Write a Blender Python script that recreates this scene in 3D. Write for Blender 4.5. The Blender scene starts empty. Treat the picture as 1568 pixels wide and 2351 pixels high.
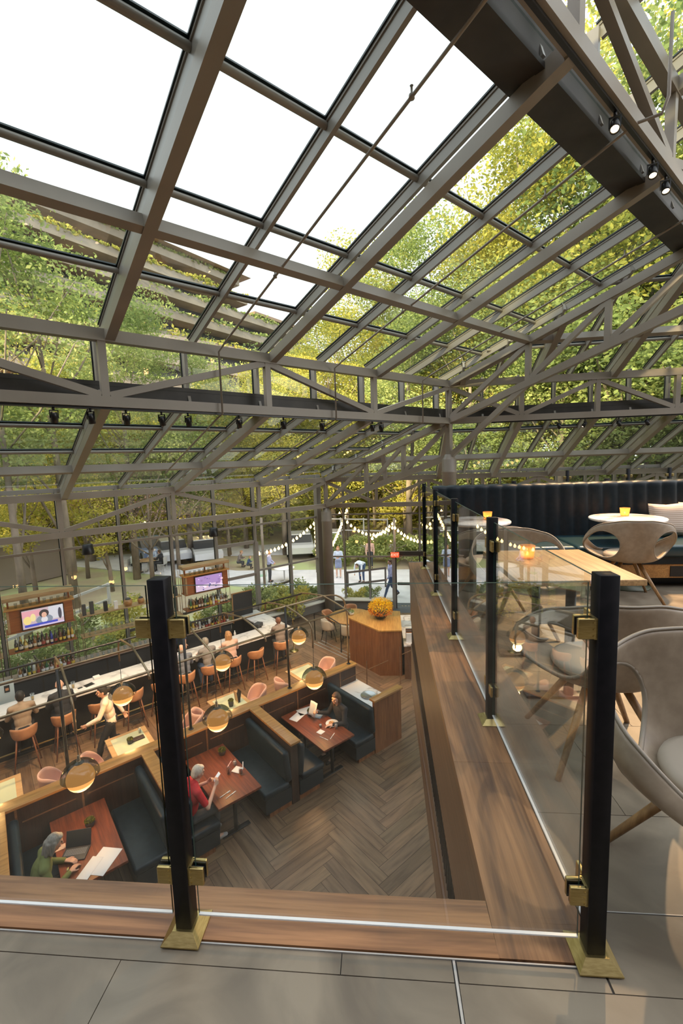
import bpy, math, random
from mathutils import Vector, Matrix
from math import sin, cos, pi, radians, sqrt
random.seed(7)
SC = bpy.context.scene
COL = SC.collection
V = Vector
# ------------------------------------------------------------------ camera, world, sun, exposure
FPX = 1003.5946
CAMH = 1.4259
cam_d = bpy.data.cameras.new('camera')
cam_d.sensor_fit = 'VERTICAL'; cam_d.sensor_height = 36.0
cam_d.lens = FPX * 36.0 / 2351.0
cam_d.clip_start = 0.05; cam_d.clip_end = 600
cam = bpy.data.objects.new('camera', cam_d); COL.objects.link(cam)
_p, _y, _r = radians(6.47936646), radians(-5.05333642), radians(-1.89398864)
_f = V((sin(_y)*cos(_p), cos(_y)*cos(_p), -sin(_p)))
_rt = V((cos(_y), -sin(_y), 0)); _up = _rt.cross(_f)
_R = _rt*cos(_r) + _up*sin(_r); _U = -_rt*sin(_r) + _up*cos(_r)
cam.matrix_world = Matrix(((_R.x, _U.x, -_f.x, 0), (_R.y, _U.y, -_f.y, 0), (_R.z, _U.z, -_f.z, CAMH), (0, 0, 0, 1)))
SC.camera = cam
SC.view_settings.view_transform = 'Standard'
SC.view_settings.look = 'None'
SC.view_settings.gamma = 1.0
SC.view_settings.use_curve_mapping = False
SC.view_settings.exposure = 0.0
W = bpy.data.worlds.new('sky'); SC.world = W; W.use_nodes = True
wn = W.node_tree.nodes; wl = W.node_tree.links
bg = wn['Background']
tc = wn.new('ShaderNodeTexCoord'); sx = wn.new('ShaderNodeSeparateXYZ'); cr = wn.new('ShaderNodeValToRGB')
wl.new(tc.outputs['Generated'], sx.inputs[0]); wl.new(sx.outputs['Z'], cr.inputs[0]); wl.new(cr.outputs[0], bg.inputs['Color'])
cr.color_ramp.elements[0].position = 0.0; cr.color_ramp.elements[0].color = (1.0, 0.985, 0.96, 1)
cr.color_ramp.elements[1].position = 0.55; cr.color_ramp.elements[1].color = (0.90, 0.92, 0.985, 1)
bg.inputs['Strength'].default_value = 3.2
sun_d = bpy.data.lights.new('sun', 'SUN'); sun_d.energy = 12.0; sun_d.angle = radians(3); sun_d.color = (1.0, 0.82, 0.45)
sun = bpy.data.objects.new('sun', sun_d); COL.objects.link(sun)
sun.rotation_euler = V((-0.36, -0.86, 0.265)).to_track_quat('Z', 'Y').to_euler()   # low warm evening sun from behind the added sun-blocking wall
SC.cycles.max_bounces = 6; SC.cycles.diffuse_bounces = 3; SC.cycles.glossy_bounces = 3
SC.cycles.transmission_bounces = 4; SC.cycles.transparent_max_bounces = 24
SC.cycles.caustics_reflective = False; SC.cycles.caustics_refractive = False
SC.cycles.sample_clamp_indirect = 4.0; SC.cycles.use_denoising = True; SC.cycles.adaptive_threshold = .02
# ------------------------------------------------------------------ helpers
class MB:
    def __init__(s): s.v = []; s.f = []; s.mi = []; s.sm = []; s.m = 0; s.smooth = False; s.col = None; s.cc = []
    def face(s, idx): s.f.append(tuple(idx)); s.mi.append(s.m); s.sm.append(s.smooth); s.cc.append(s.col)
    def add(s, vs, fs, smooth=None):
        o = len(s.v); s.v += [tuple(x) for x in vs]; q = s.smooth
        if smooth is not None: s.smooth = smooth
        for f in fs: s.face([i+o for i in f])
        s.smooth = q; return s
    def box(s, x0, x1, y0, y1, z0, z1, M=None):
        vs = [V((x, y, z)) for z in (z0, z1) for y in (y0, y1) for x in (x0, x1)]
        if M: vs = [M @ v for v in vs]
        return s.add(vs, [(0,2,3,1),(4,5,7,6),(0,1,5,4),(1,3,7,5),(3,2,6,7),(2,0,4,6)], False)
    def cbox(s, c, d, rz=0, ry=0, rx=0):
        M = Matrix.Translation(V(c)) @ Matrix.Rotation(rz, 4, 'Z') @ Matrix.Rotation(ry, 4, 'Y') @ Matrix.Rotation(rx, 4, 'X')
        return s.box(-d[0]/2, d[0]/2, -d[1]/2, d[1]/2, -d[2]/2, d[2]/2, M)
    def rbox(s, c, d, r=0.01, rz=0, ry=0, rx=0, n=3):      # box with rounded vertical and top edges
        M = Matrix.Translation(V(c)) @ Matrix.Rotation(rz, 4, 'Z') @ Matrix.Rotation(ry, 4, 'Y') @ Matrix.Rotation(rx, 4, 'X')
        hx, hy, hz = d[0]/2, d[1]/2, d[2]/2; r = min(r, hx*.98, hy*.98, hz*.98)
        rings = []
        prof = [(-hz, r)] + [(-hz + r - r*cos(pi/2*i/n), r - r*sin(pi/2*i/n)) for i in range(n+1)][0:] + [(hz - r + r*sin(pi/2*i/n), r - r*cos(pi/2*i/n)) for i in range(n+1)]
        prof = prof[1:]
        for z, ins in prof:
            ring = []
            for cx, cy, a0 in ((hx-r, hy-r, 0), (-hx+r, hy-r, pi/2), (-hx+r, -hy+r, pi), (hx-r, -hy+r, 3*pi/2)):
                for i in range(n+1):
                    a = a0 + pi/2*i/n; q = r - ins
                    ring.append(M @ V((cx + q*cos(a), cy + q*sin(a), z)))
            rings.append(ring)
        k = len(rings[0]); vs = [v for R_ in rings for v in R_]; fs = []
        for j in range(len(rings)-1):
            for i in range(k): fs.append((j*k+i, j*k+(i+1) % k, (j+1)*k+(i+1) % k, (j+1)*k+i))
        fs.append(tuple(reversed(range(k)))); fs.append(tuple(range((len(rings)-1)*k, len(rings)*k)))
        return s.add(vs, fs, True)
    def beam(s, a, b, w, h, up=V((0, 0, 1)), off=0.0):     # rectangular bar from a to b; w across, h along up
        a = V(a); b = V(b); d = (b-a).normalized(); x = d.cross(up)
        if x.length < 1e-4: x = V((1, 0, 0))
        x.normalize(); u = x.cross(d).normalized()
        vs = []
        for P in (a, b):
            for sx_, su in ((-1,-1),(1,-1),(1,1),(-1,1)): vs.append(P + x*sx_*w/2 + u*(su*h/2+off))
        return s.add(vs, [(3,2,1,0),(4,5,6,7),(0,1,5,4),(1,2,6,5),(2,3,7,6),(3,0,4,7)], False)
    def tube(s, pts, r, n=10, cap=True, sc=None):
        pts = [V(p) for p in pts]; k = len(pts)
        rr = r if isinstance(r, (list, tuple)) else [r]*k
        vs = []; prev = None
        for i, p in enumerate(pts):
            t = (pts[min(i+1, k-1)] - pts[max(i-1, 0)]).normalized()
            if prev is None:
                u = t.cross(V((0, 0, 1)))
                if u.length < 1e-3: u = t.cross(V((1, 0, 0)))
                u.normalize()
            else:
                u = prev - t*prev.dot(t)
                u.normalize()
            prev = u; w = t.cross(u)
            for j in range(n):
                a = 2*pi*j/n; vs.append(p + (u*cos(a) + w*sin(a))*rr[i])
        fs = [(i*n+j, i*n+(j+1) % n, (i+1)*n+(j+1) % n, (i+1)*n+j) for i in range(k-1) for j in range(n)]
        if cap: fs.append(tuple(reversed(range(n)))); fs.append(tuple(range((k-1)*n, k*n)))
        return s.add(vs, fs, True)
    def lathe(s, prof, c=(0, 0, 0), n=24, M=None, cap=True, a0=0, a1=2*pi):
        full = abs(a1-a0-2*pi) < 1e-6; m = n if full else n+1
        vs = []
        for r, z in prof:
            for j in range(m):
                a = a0 + (a1-a0)*j/n; p = V((c[0]+r*cos(a), c[1]+r*sin(a), c[2]+z)); vs.append(M @ p if M else p)
        fs = []
        for i in range(len(prof)-1):
            for j in range(n if full else n):
                q = (j+1) % m
                fs.append((i*m+j, i*m+q, (i+1)*m+q, (i+1)*m+j))
        if cap and full:
            if prof[0][0] > 1e-4: fs.append(tuple(reversed(range(m))))
            if prof[-1][0] > 1e-4: fs.append(tuple(range((len(prof)-1)*m, len(prof)*m)))
        return s.add(vs, fs, True)
    def ell(s, c, r, n=12, M=None):
        prof = [(max(1e-5, sin(pi*i/n)), -cos(pi*i/n)) for i in range(n+1)]
        T = Matrix.Translation(V(c)) @ (M or Matrix.Identity(4)) @ Matrix.Diagonal((r[0], r[1], r[2], 1))
        return s.lathe(prof, n=max(8, n+4), M=T, cap=False)
    def cap(s, a, b, r1, r2, n=10):                        # tapered capsule
        a = V(a); b = V(b); d = b-a; L = d.length
        if L < 1e-6: return s.ell(a, (r1, r1, r1), 8)
        q = d.to_track_quat('Z', 'Y').to_matrix().to_4x4()
        T = Matrix.Translation(a) @ q
        prof = [(max(1e-5, r1*sin(pi/2*i/4)), -r1*cos(pi/2*i/4)) for i in range(5)] + [(max(1e-5, r2*cos(pi/2*i/4)), L+r2*sin(pi/2*i/4)) for i in range(5)]
        return s.lathe(prof, n=n, M=T, cap=False)
    def prism(s, poly, z0, z1, M=None):
        k = len(poly); vs = [V((x, y, z)) for z in (z0, z1) for x, y in poly]
        if M: vs = [M @ v for v in vs]
        return s.add(vs, [tuple(reversed(range(k))), tuple(range(k, 2*k))] + [(i, (i+1) % k, k+(i+1) % k, k+i) for i in range(k)], False)
    def grid(s, fn, nu, nv, smooth=True, closed=False):
        vs = [fn(i/nu, j/nv) for j in range(nv+1) for i in range(nu+1)]
        return s.add(vs, [(j*(nu+1)+i, j*(nu+1)+i+1, (j+1)*(nu+1)+i+1, (j+1)*(nu+1)+i) for j in range(nv) for i in range(nu)], smooth)
    def mesh(s, name, mats):
        me = bpy.data.meshes.new(name); me.from_pydata(s.v, [], s.f)
        me.polygons.foreach_set('material_index', s.mi); me.polygons.foreach_set('use_smooth', s.sm)
        for m in (mats if isinstance(mats, (list, tuple)) else [mats]): me.materials.append(m)
        if any(c is not None for c in s.cc):
            at = me.color_attributes.new('tint', 'FLOAT_COLOR', 'CORNER'); buf = []
            for f, c in zip(s.f, s.cc):
                for _ in f: buf += list(c or (.5, .5, .5)) + [1.0]
            at.data.foreach_set('color', buf)
        me.update(); return me
    def build(s, name, mats, parent=None, **kw):
        o = bpy.data.objects.new(name, s.mesh(name, mats)); COL.objects.link(o)
        if parent: o.parent = parent
        for k_, v_ in kw.items(): o[k_] = v_
        return o
def tag(o, label, cat, group=None, kind=None):
    o['label'] = label; o['category'] = cat
    if group: o['group'] = group
    if kind: o['kind'] = kind
    return o
def thing(name, label, cat, loc=(0, 0, 0), rz=0, group=None):
    o = bpy.data.objects.new(name, None); o.empty_display_size = .1; COL.objects.link(o)
    o.location = loc; o.rotation_euler = (0, 0, rz)
    return tag(o, label, cat, group)
def struct(name, mb, mats, loc=None):
    o = mb.build(name, mats); o['kind'] = 'structure'
    if loc: o.location = loc
    return o
def dup(root, loc, rz=0, label=None, group=None, sc=None):
    r = root.copy(); COL.objects.link(r); r.location = loc; r.rotation_euler = (0, 0, rz)
    if sc: r.scale = (sc, sc, sc) if not isinstance(sc, (tuple, list)) else sc
    if label: r['label'] = label
    if group: r['group'] = group
    for ch in KIDS(root):
        c = ch.copy(); COL.objects.link(c); c.parent = r
        for g in KIDS(ch):
            d = g.copy(); COL.objects.link(d); d.parent = c
    return r
def KIDS(o):
    return [q for q in bpy.data.objects if q.parent is o] if o.name not in KC else KC[o.name]
KC = {}
def cachekids(o):
    KC[o.name] = [q for q in bpy.data.objects if q.parent is o]
    for k in KC[o.name]: KC[k.name] = [q for q in bpy.data.objects if q.parent is k]
    return o
ORDS = 'first second third fourth fifth sixth seventh eighth ninth tenth eleventh twelfth thirteenth fourteenth fifteenth sixteenth seventeenth eighteenth nineteenth twentieth'.split()
def ORD(n): return ORDS[n] if n < 20 else ('twenty-'+ORDS[n-20] if n < 29 else ('thirtieth' if n == 29 else 'thirty-'+ORDS[n-30]))
def light(name, kind, loc, energy, color, parent=None, size=.05, **kw):
    d = bpy.data.lights.new(name, kind); d.energy = energy; d.color = color
    if kind in ('POINT', 'SPOT'): d.shadow_soft_size = size
    for k, v in kw.items(): setattr(d, k, v)
    o = bpy.data.objects.new(name, d); COL.objects.link(o); o.location = loc
    if parent: o.parent = parent
    return o
# ------------------------------------------------------------------ materials
def mat(name, color, rough=.5, metal=0, spec=.5, emit=None, es=0, trans=0, alpha=1, coat=0, sheen=0):
    m = bpy.data.materials.new(name); m.use_nodes = True; b = m.node_tree.nodes['Principled BSDF']
    b.inputs['Base Color'].default_value = (*color, 1); b.inputs['Roughness'].default_value = rough
    b.inputs['Metallic'].default_value = metal; b.inputs['Specular IOR Level'].default_value = spec
    if emit: b.inputs['Emission Color'].default_value = (*emit, 1); b.inputs['Emission Strength'].default_value = es
    if trans: b.inputs['Transmission Weight'].default_value = trans
    if coat: b.inputs['Coat Weight'].default_value = coat
    if sheen: b.inputs['Sheen Weight'].default_value = sheen
    return m
def NT(m): t = m.node_tree; return t.nodes, t.links, t.nodes['Principled BSDF']
def noisy(m, c1, c2, scale=5, stretch=(1, 1, 1), detail=5, pos=(.35, .65), bump=0, rot=(0, 0, 0), coord='Object', dist=0, c3=None, rr=None):
    n, l, b = NT(m)
    t = n.new('ShaderNodeTexCoord'); mp = n.new('ShaderNodeMapping'); no = n.new('ShaderNodeTexNoise'); r = n.new('ShaderNodeValToRGB')
    mp.inputs['Scale'].default_value = stretch; mp.inputs['Rotation'].default_value = rot
    if any(rot): mp.vector_type = 'TEXTURE'; mp.inputs['Scale'].default_value = [1/q for q in stretch]
    l.new(t.outputs[coord], mp.inputs[0]); l.new(mp.outputs[0], no.inputs['Vector'])
    no.inputs['Scale'].default_value = scale; no.inputs['Detail'].default_value = detail; no.inputs['Distortion'].default_value = dist
    l.new(no.outputs['Fac'], r.inputs[0]); e = r.color_ramp.elements
    e[0].position = pos[0]; e[0].color = (*c1, 1); e[1].position = pos[1]; e[1].color = (*c2, 1)
    if c3: q = r.color_ramp.elements.new((pos[0]+pos[1])/2); q.color = (*c3, 1)
    l.new(r.outputs[0], b.inputs['Base Color'])
    if bump:
        bp = n.new('ShaderNodeBump'); bp.inputs['Strength'].default_value = bump; bp.inputs['Distance'].default_value = .01
        l.new(no.outputs['Fac'], bp.inputs['Height']); l.new(bp.outputs[0], b.inputs['Normal'])
    if rr:
        mr = n.new('ShaderNodeMapRange'); l.new(no.outputs['Fac'], mr.inputs[0]); mr.inputs[3].default_value = rr[0]; mr.inputs[4].default_value = rr[1]
        l.new(mr.outputs[0], b.inputs['Roughness'])
    return r
def grain(m, r, axis):
    n, l, b = NT(m); t = n.new('ShaderNodeTexCoord'); mp = n.new('ShaderNodeMapping'); no = n.new('ShaderNodeTexNoise'); q = n.new('ShaderNodeValToRGB'); mx = n.new('ShaderNodeMix'); mx.data_type = 'RGBA'; mx.blend_type = 'MULTIPLY'; mx.inputs[0].default_value = .85
    st = [60, 60, 60]; st[axis] = 2.2; mp.inputs['Scale'].default_value = st; l.new(t.outputs['Object'], mp.inputs[0]); l.new(mp.outputs[0], no.inputs['Vector']); no.inputs['Scale'].default_value = 1.3; no.inputs['Detail'].default_value = 4
    q.color_ramp.elements[0].position = .32; q.color_ramp.elements[0].color = (.62, .58, .56, 1); q.color_ramp.elements[1].position = .6; q.color_ramp.elements[1].color = (1, 1, 1, 1)
    l.new(no.outputs['Fac'], q.inputs[0]); l.new(r.outputs[0], mx.inputs[6]); l.new(q.outputs[0], mx.inputs[7]); l.new(mx.outputs[2], b.inputs['Base Color'])
    class O: outputs = [mx.outputs[2]]
    return O
def wood(name, c1, c2, axis=1, scale=6, rough=.42, plank=None, coat=0, c3=None, tint=False):
    m = mat(name, c1, rough, coat=coat); st = [9, 9, 9]; st[axis] = .7
    r = noisy(m, c1, c2, scale*.35, st, 8, (.3, .7), bump=.06, dist=.9, c3=c3); r = grain(m, r, axis)
    if plank or tint:
        n, l, b = NT(m); mx = n.new('ShaderNodeMix'); mx.data_type = 'RGBA'; mx.blend_type = 'MULTIPLY'; mx.inputs[0].default_value = 1
        at = n.new('ShaderNodeAttribute'); at.attribute_name = 'tint'
        l.new(r.outputs[0], mx.inputs[6]); l.new(at.outputs['Color'], mx.inputs[7]); l.new(mx.outputs[2], b.inputs['Base Color'])
    return m
def thin_glass(name, tint=(.9, .96, .94), refl=1.0, rough=0.0, ior=1.5):
    m = bpy.data.materials.new(name); m.use_nodes = True; n = m.node_tree.nodes; l = m.node_tree.links; n.clear()
    o = n.new('ShaderNodeOutputMaterial'); mx = n.new('ShaderNodeMixShader'); t = n.new('ShaderNodeBsdfTransparent'); g = n.new('ShaderNodeBsdfGlossy')
    f = n.new('ShaderNodeFresnel'); gm = n.new('ShaderNodeNewGeometry'); ir = n.new('ShaderNodeMapRange')
    ir.inputs[3].default_value = ior; ir.inputs[4].default_value = 1/ior; l.new(gm.outputs['Backfacing'], ir.inputs[0]); l.new(ir.outputs[0], f.inputs['IOR']); t.inputs[0].default_value = (*tint, 1); g.inputs['Roughness'].default_value = rough
    g.inputs['Color'].default_value = (refl, refl, refl, 1)
    l.new(f.outputs[0], mx.inputs[0]); l.new(t.outputs[0], mx.inputs[1]); l.new(g.outputs[0], mx.inputs[2]); l.new(mx.outputs[0], o.inputs[0]); return m
class M: pass
M.steel = mat('painted_steel', (.33, .29, .24), .38); noisy(M.steel, (.25, .212, .172), (.295, .253, .208), 1.2, rr=(.32, .48))
M.gutter = mat('dark_bronze_metal', (.13, .115, .105), .5); noisy(M.gutter, (.026, .022, .018), (.042, .036, .030), 2.5)
M.mullion = mat('glazing_bar_paint', (.27, .245, .215), .35)
M.gasket = mat('dark_gasket', (.012, .022, .025), .35)
M.track = mat('black_metal', (.012, .012, .013), .35)
M.black = mat('satin_black_paint', (.008, .0075, .009), .5, spec=.16); noisy(M.black, (.006, .006, .0075), (.010, .009, .011), 30)
M.brass = mat('brushed_brass', (.42, .32, .13), .38, 1.0); noisy(M.brass, (.40, .30, .12), (.50, .385, .165), 40, (1, 1, 8), rr=(.3, .46))
M.brasspipe = mat('aged_brass_pipe', (.34, .23, .13), .35, .75); noisy(M.brasspipe, (.22, .15, .09), (.45, .32, .19), 3)
M.walnut = wood('walnut_ledge', (.35, .175, .075), (.14, .063, .029), 0, 5, .45, c3=(.27, .13, .055), tint=True)
M.walnutY = wood('walnut_ledge_long', (.33, .165, .073), (.095, .043, .022), 1, 5, .45, c3=(.23, .11, .048), tint=True)
M.panel = wood('brown_veneer_panel', (.13, .068, .034), (.095, .048, .024), 2, 3, .5)
M.fasciawood = wood('fascia_veneer', (.20, .105, .055), (.15, .075, .038), 1, 3, .45)
M.darkwood = wood('dark_booth_panelling', (.048, .021, .013), (.024, .011, .007), 2, 4, .5)
M.capwood = wood('honey_oak_cap', (.52, .27, .085), (.38, .18, .05), 1, 4, .35, coat=.2)
M.mahogany = wood('red_brown_table_top', (.26, .062, .019), (.12, .028, .011), 0, 5, .45, coat=0, c3=(.19, .045, .015))
M.oak = wood('light_oak', (.55, .36, .17), (.42, .26, .12), 1, 5, .42)
M.legoak = wood('oak_leg', (.42, .25, .11), (.30, .17, .07), 2, 5, .45)
M.hostwood = wood('host_stand_veneer', (.30, .125, .045), (.20, .075, .03), 2, 4, .4)
M.hosttop = wood('host_stand_top', (.60, .34, .10), (.46, .23, .06), 1, 4, .4)
M.taupe = mat('taupe_leather', (.30, .25, .19), .42); noisy(M.taupe, (.27, .21, .15), (.33, .262, .188), 25, bump=.05)
M.tan = mat('tan_leather', (.50, .24, .11), .45); noisy(M.tan, (.44, .20, .09), (.55, .27, .13), 8)
M.pink = mat('blush_upholstery', (.62, .38, .30), .6); M.cream = mat('cream_upholstery', (.62, .56, .46), .6)
M.navy = mat('navy_leather', (.010, .019, .028), .42, spec=.28); noisy(M.navy, (.004, .009, .013), (.008, .014, .019), 20, bump=.03)
M.teal = mat('dark_teal_leather', (.022, .052, .066), .42, spec=.32); noisy(M.teal, (.005, .015, .023), (.010, .023, .033), 10, bump=.04)
M.marble = mat('white_marble', (.75, .70, .66), .2); noisy(M.marble, (.42, .35, .31), (.80, .75, .71), 2.3, detail=8, pos=(.36, .46), dist=1.2)
M.barmarble = mat('grey_white_marble', (.72, .70, .68), .22); noisy(M.barmarble, (.50, .48, .47), (.78, .76, .74), 3, detail=8, pos=(.36, .5), dist=1)
M.inlay = mat('pale_green_table_inlay', (.42, .47, .33), .35)
M.blk = mat('near_black', (.008, .009, .010), .45); M.darkgrey = mat('charcoal', (.035, .037, .04), .55)
M.white = mat('white_paper', (.80, .78, .76), .7); M.porcelain = mat('porcelain', (.85, .83, .80), .2)
M.steelsink = mat('stainless_steel', (.55, .56, .57), .3, .9)
M.skin = mat('skin', (.56, .31, .21), .5); M.skin2 = mat('deep_skin', (.17, .075, .045), .45); M.skin3 = mat('light_skin', (.66, .40, .29), .5)
M.led = mat('bright_glass_edge', (.9, .9, .95), .3, emit=(.93, .93, 1.0), es=.75)
M.glassroof = thin_glass('roof_glass', (.60, .665, .635), .8); M.glasswall = thin_glass('wall_glass', (.95, .975, .965), .8)
M.railglass = thin_glass('railing_glass', (.972, .988, .982), .95, ior=1.5)
M.glassedge = mat('green_glass_edge', (.012, .04, .036), .35, spec=.25); M.tumbler = thin_glass('drinking_glass', (.9, .92, .92), 1.0, ior=1.6)
M.grout = mat('grey_grout', (.13, .12, .11), .8)
def leafmat(name, c1, c2, c3, tr=.45):
    m = bpy.data.materials.new(name); m.use_nodes = True; n = m.node_tree.nodes; l = m.node_tree.links; n.clear()
    o = n.new('ShaderNodeOutputMaterial'); mx = n.new('ShaderNodeMixShader'); d = n.new('ShaderNodeBsdfDiffuse'); t = n.new('ShaderNodeBsdfTranslucent')
    at = n.new('ShaderNodeAttribute'); at.attribute_name = 'tint'; r = n.new('ShaderNodeValToRGB')
    l.new(at.outputs['Fac'], r.inputs[0]); e = r.color_ramp.elements; e[0].color = (*c1, 1); e[1].color = (*c3, 1); q = e.new(.5); q.color = (*c2, 1)
    mx.inputs[0].default_value = tr; l.new(r.outputs[0], d.inputs[0]); l.new(r.outputs[0], t.inputs[0])
    l.new(d.outputs[0], mx.inputs[1]); l.new(t.outputs[0], mx.inputs[2]); l.new(mx.outputs[0], o.inputs[0]); return m
M.leafA = leafmat('green_leaves', (.19, .26, .09), (.36, .43, .16), (.60, .61, .25))
M.leafB = leafmat('yellow_green_leaves', (.27, .32, .09), (.52, .50, .13), (.80, .68, .18), .5)
M.leafC = leafmat('dark_green_leaves', (.17, .24, .09), (.29, .38, .15), (.46, .52, .20))
M.leafF = leafmat('yellow_flowers', (.80, .42, .02), (.95, .62, .02), (1.0, .75, .05), .3)
M.leafO = leafmat('orange_red_flowers', (.45, .10, .02), (.75, .24, .03), (.90, .42, .05), .3)
M.bark = mat('tree_bark', (.16, .12, .085), .85); noisy(M.bark, (.15, .12, .09), (.30, .24, .18), 3, (1, 1, .3), bump=.3)
# ------------------------------------------------------------------ geometry of the place
ZL = -4.7                                                   # dining floor below; the mezzanine floor is z = 0
_a = radians(45.6); eL = V((sin(_a), cos(_a), 0)); nL = V((cos(_a), -sin(_a), 0))
_b = radians(92.9); eR = V((sin(_b), cos(_b), 0)); nR = V((cos(_b), -sin(_b), 0))
A = V((-2.162, 17.51, 0)); C = V((2.091, 13.347, 0)); H = C-A; D = C+H; E2 = D+H*.55
RISE = 1.787; zAb, zAt, zCb, zCt = -.296, .747, 2.534, 3.585; zDb, zDt = 5.372, 6.42; zEb = zDt+RISE*.55
PL, PR = 3.04, 2.04; WL = H.dot(nL); WR = H.dot(nR); HR = H.dot(eR); OFF = .45
RZ = -radians(45.6)                                         # rotation of everything laid out on the dining-room grid
def Z(v, z): return V((v.x, v.y, z))
def G(u, v, h=0.0): q = eL*u + nL*v; return V((q.x, q.y, ZL+h))
# ---- lower herringbone floor: real planks
fl = MB(); s2 = sqrt(.5); w_, L_ = .2, 1.2
for i in range(-90, 150):
    for j in range(-16, 17):
        for vert in (0, 1):
            x0, y0 = (i*w_+j*L_, i*w_-j*L_) if not vert else (i*w_+j*L_+L_, i*w_-j*L_+w_-L_)
            dx, dy = (L_, w_) if not vert else (w_, L_)
            g = .003; pts = [(x0+g, y0+g), (x0+dx-g, y0+g), (x0+dx-g, y0+dy-g), (x0+g, y0+dy-g)]
            P = [V((s2*(px-py), s2*(px+py)+5.0, 0)) for px, py in pts]
            cx, cy = (P[0].x+P[2].x)/2, (P[0].y+P[2].y)/2
            q = V((cx, cy, 0))
            if not (-16 < cx < 9 and -3.2 < cy < 17.3) or (q-A).dot(nL) < -.25: continue
            t = random.uniform(.72, 1.2); fl.col = (t*random.uniform(.96, 1.04), t, t*random.uniform(.95, 1.05)); fl.m = vert
            fl.add(P, [(0, 1, 2, 3)])
def plankmat(name, rot):
    m = mat(name, (.2, .13, .08), .42); r = noisy(m, (.235, .142, .08), (.115, .067, .038), 2.2, (.8, 7, 1), 6, (.3, .7), rot=(0, 0, rot), c3=(.19, .115, .065), rr=(.32, .5), bump=.04)
    n, l, b = NT(m); mx = n.new('ShaderNodeMix'); mx.data_type = 'RGBA'; mx.blend_type = 'MULTIPLY'; mx.inputs[0].default_value = 1
    at = n.new('ShaderNodeAttribute'); at.attribute_name = 'tint'; l.new(r.outputs[0], mx.inputs[6]); l.new(at.outputs['Color'], mx.inputs[7]); l.new(mx.outputs[2], b.inputs['Base Color']); return m
struct('floor', fl, [plankmat('plank_a', radians(45)), plankmat('plank_b', radians(-45))], (0, 0, ZL+.002))
sub = MB(); P = [A-nL*.35-nR*.35, A-nL*.35-eL*22, V((-14, -4, 0)), V((9, -4, 0)), A+eR*20-nR*.35+V((0, 0, 0)), ]
sub.prism([(p.x, p.y) for p in P], ZL-.25, ZL-.001)
struct('floor', sub, mat('dark_grout', (.045, .035, .028), .9))
# ---- mezzanine floor, big grey-brown porcelain tiles with their joints
M.tile = mat('stone_tile', (.22, .2, .165), .42)
noisy(M.tile, (.125, .10, .072), (.25, .208, .152), 2.9, (1, 1, 1), 12, (.34, .66), bump=.05, c3=(.185, .152, .11), dist=1.2, rr=(.3, .5))
def tile_rect(mb, x0, x1, y0, y1): mb.box(x0+.0013, x1-.0013, y0+.0013, y1-.0013, -.012, 0)
up = MB()
for y0, y1, xs in ((1.062, 1.118, (-6, -4.4, -2.3, -.14, .175)), (.30, 1.062, (-6, -3.4, -.785, .175)), (-.46, .30, (-6, -4.3, -1.6, .175)), (-1.22, -.46, (-6, -3.4, -.785, .175)), (-3.9, -1.22, (-6, .175))):
    for i in range(len(xs)-1): tile_rect(up, xs[i], xs[i+1], y0, y1)
ys = [-3.9, -1.22, -.46, .30, 1.062]
tile_rect(up, .187, .588, 1.062, 1.116)
for k in range(len(ys)-1):
    xs = [.185, .47+.3*(k % 2), 1.27+.3*(k % 2), 2.1, 3.6, 12]
    for i in range(len(xs)-1): tile_rect(up, xs[i], xs[i+1], ys[k], ys[k+1])
yr = [1.062, 1.28, 1.67, 2.27, 2.87, 3.47, 4.07, 4.67, 5.27, 6.1]
for k in range(len(yr)-1):
    xs = [.592] + [.592+.35*(1+k % 2)+1.2*i for i in range(10)]
    for i in range(len(xs)-1): tile_rect(up, xs[i], xs[i+1], yr[k], yr[k+1])
struct('floor', up, M.tile)
sl = MB(); sl.box(-8, 12, -3.9, 1.118, -.35, -.0085); sl.box(.40, 12, 1.118, 6.15, -.35, -.0085); sl.box(3.4, 14, 6.15, 9.3, -.35, 0)
struct('floor', sl, M.grout)
tr = MB(); tr.box(-8, .57, 1.117, 1.121, -.01, .0035); tr.box(.177, .184, -3.9, 1.117, -.01, .001); tr.box(.60, 12, 1.2795, 1.2825, -.01, .002)
struct('trim_1', tr, mat('aluminium_trim', (.42, .41, .40), .45, .5))
# ---- walnut ledges round the opening
led = MB()
def lboard(x0, x1, y0, y1, t): led.col = (t, t, t); led.box(x0, x1, y0, y1, -.045, .006)
for x0, x1, t in ((-8, -4.6, 1.0), (-4.598, -2.1, 1.15), (-2.098, .31, 1.2)): lboard(x0, x1, 1.125, 1.29, t)
struct('trim_2', led, M.walnut)
led = MB(); yb = [1.125, 1.95, 3.15, 3.62, 4.45, 5.2, 6.05]
for k in range(6):
    t = (1.0, 1.12, .88, 1.08, .95, 1.05)[k]; led.col = (t, t, t); a0, a1 = yb[k]+.001, yb[k+1]
    xa = .31 + .015*(a0-1.29) if k else .31; xb = .31 + .015*(a1-1.29)
    led.prism([(xa, a0), (.588, a0), (.588, a1), (xb, a1)], -.045, .006)
struct('trim_3', led, M.walnutY)
fa = MB()                                                    # fascia under the long ledge, with its slot air grille
for z0, z1 in ((-.80, -.046), (-1.78, -1.16)): fa.prism([(.325, 1.29), (.36, 1.29), (.43, 6.0), (.395, 6.0)], z0, z1)
struct('wall_right', fa, M.fasciawood)
fa = MB(); fa.prism([(.365, 1.29), (.40, 1.29), (.47, 6.0), (.435, 6.0)], -1.16, -.80)
fb = MB(); nfin = 100
gr = thing('slot_grille', 'long dark slot grille with thin fins in the brown fascia under the ledge', 'grille', (0, 0, 0))
fa.build('grille_back', M.blk, gr)
fins = MB()
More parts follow.
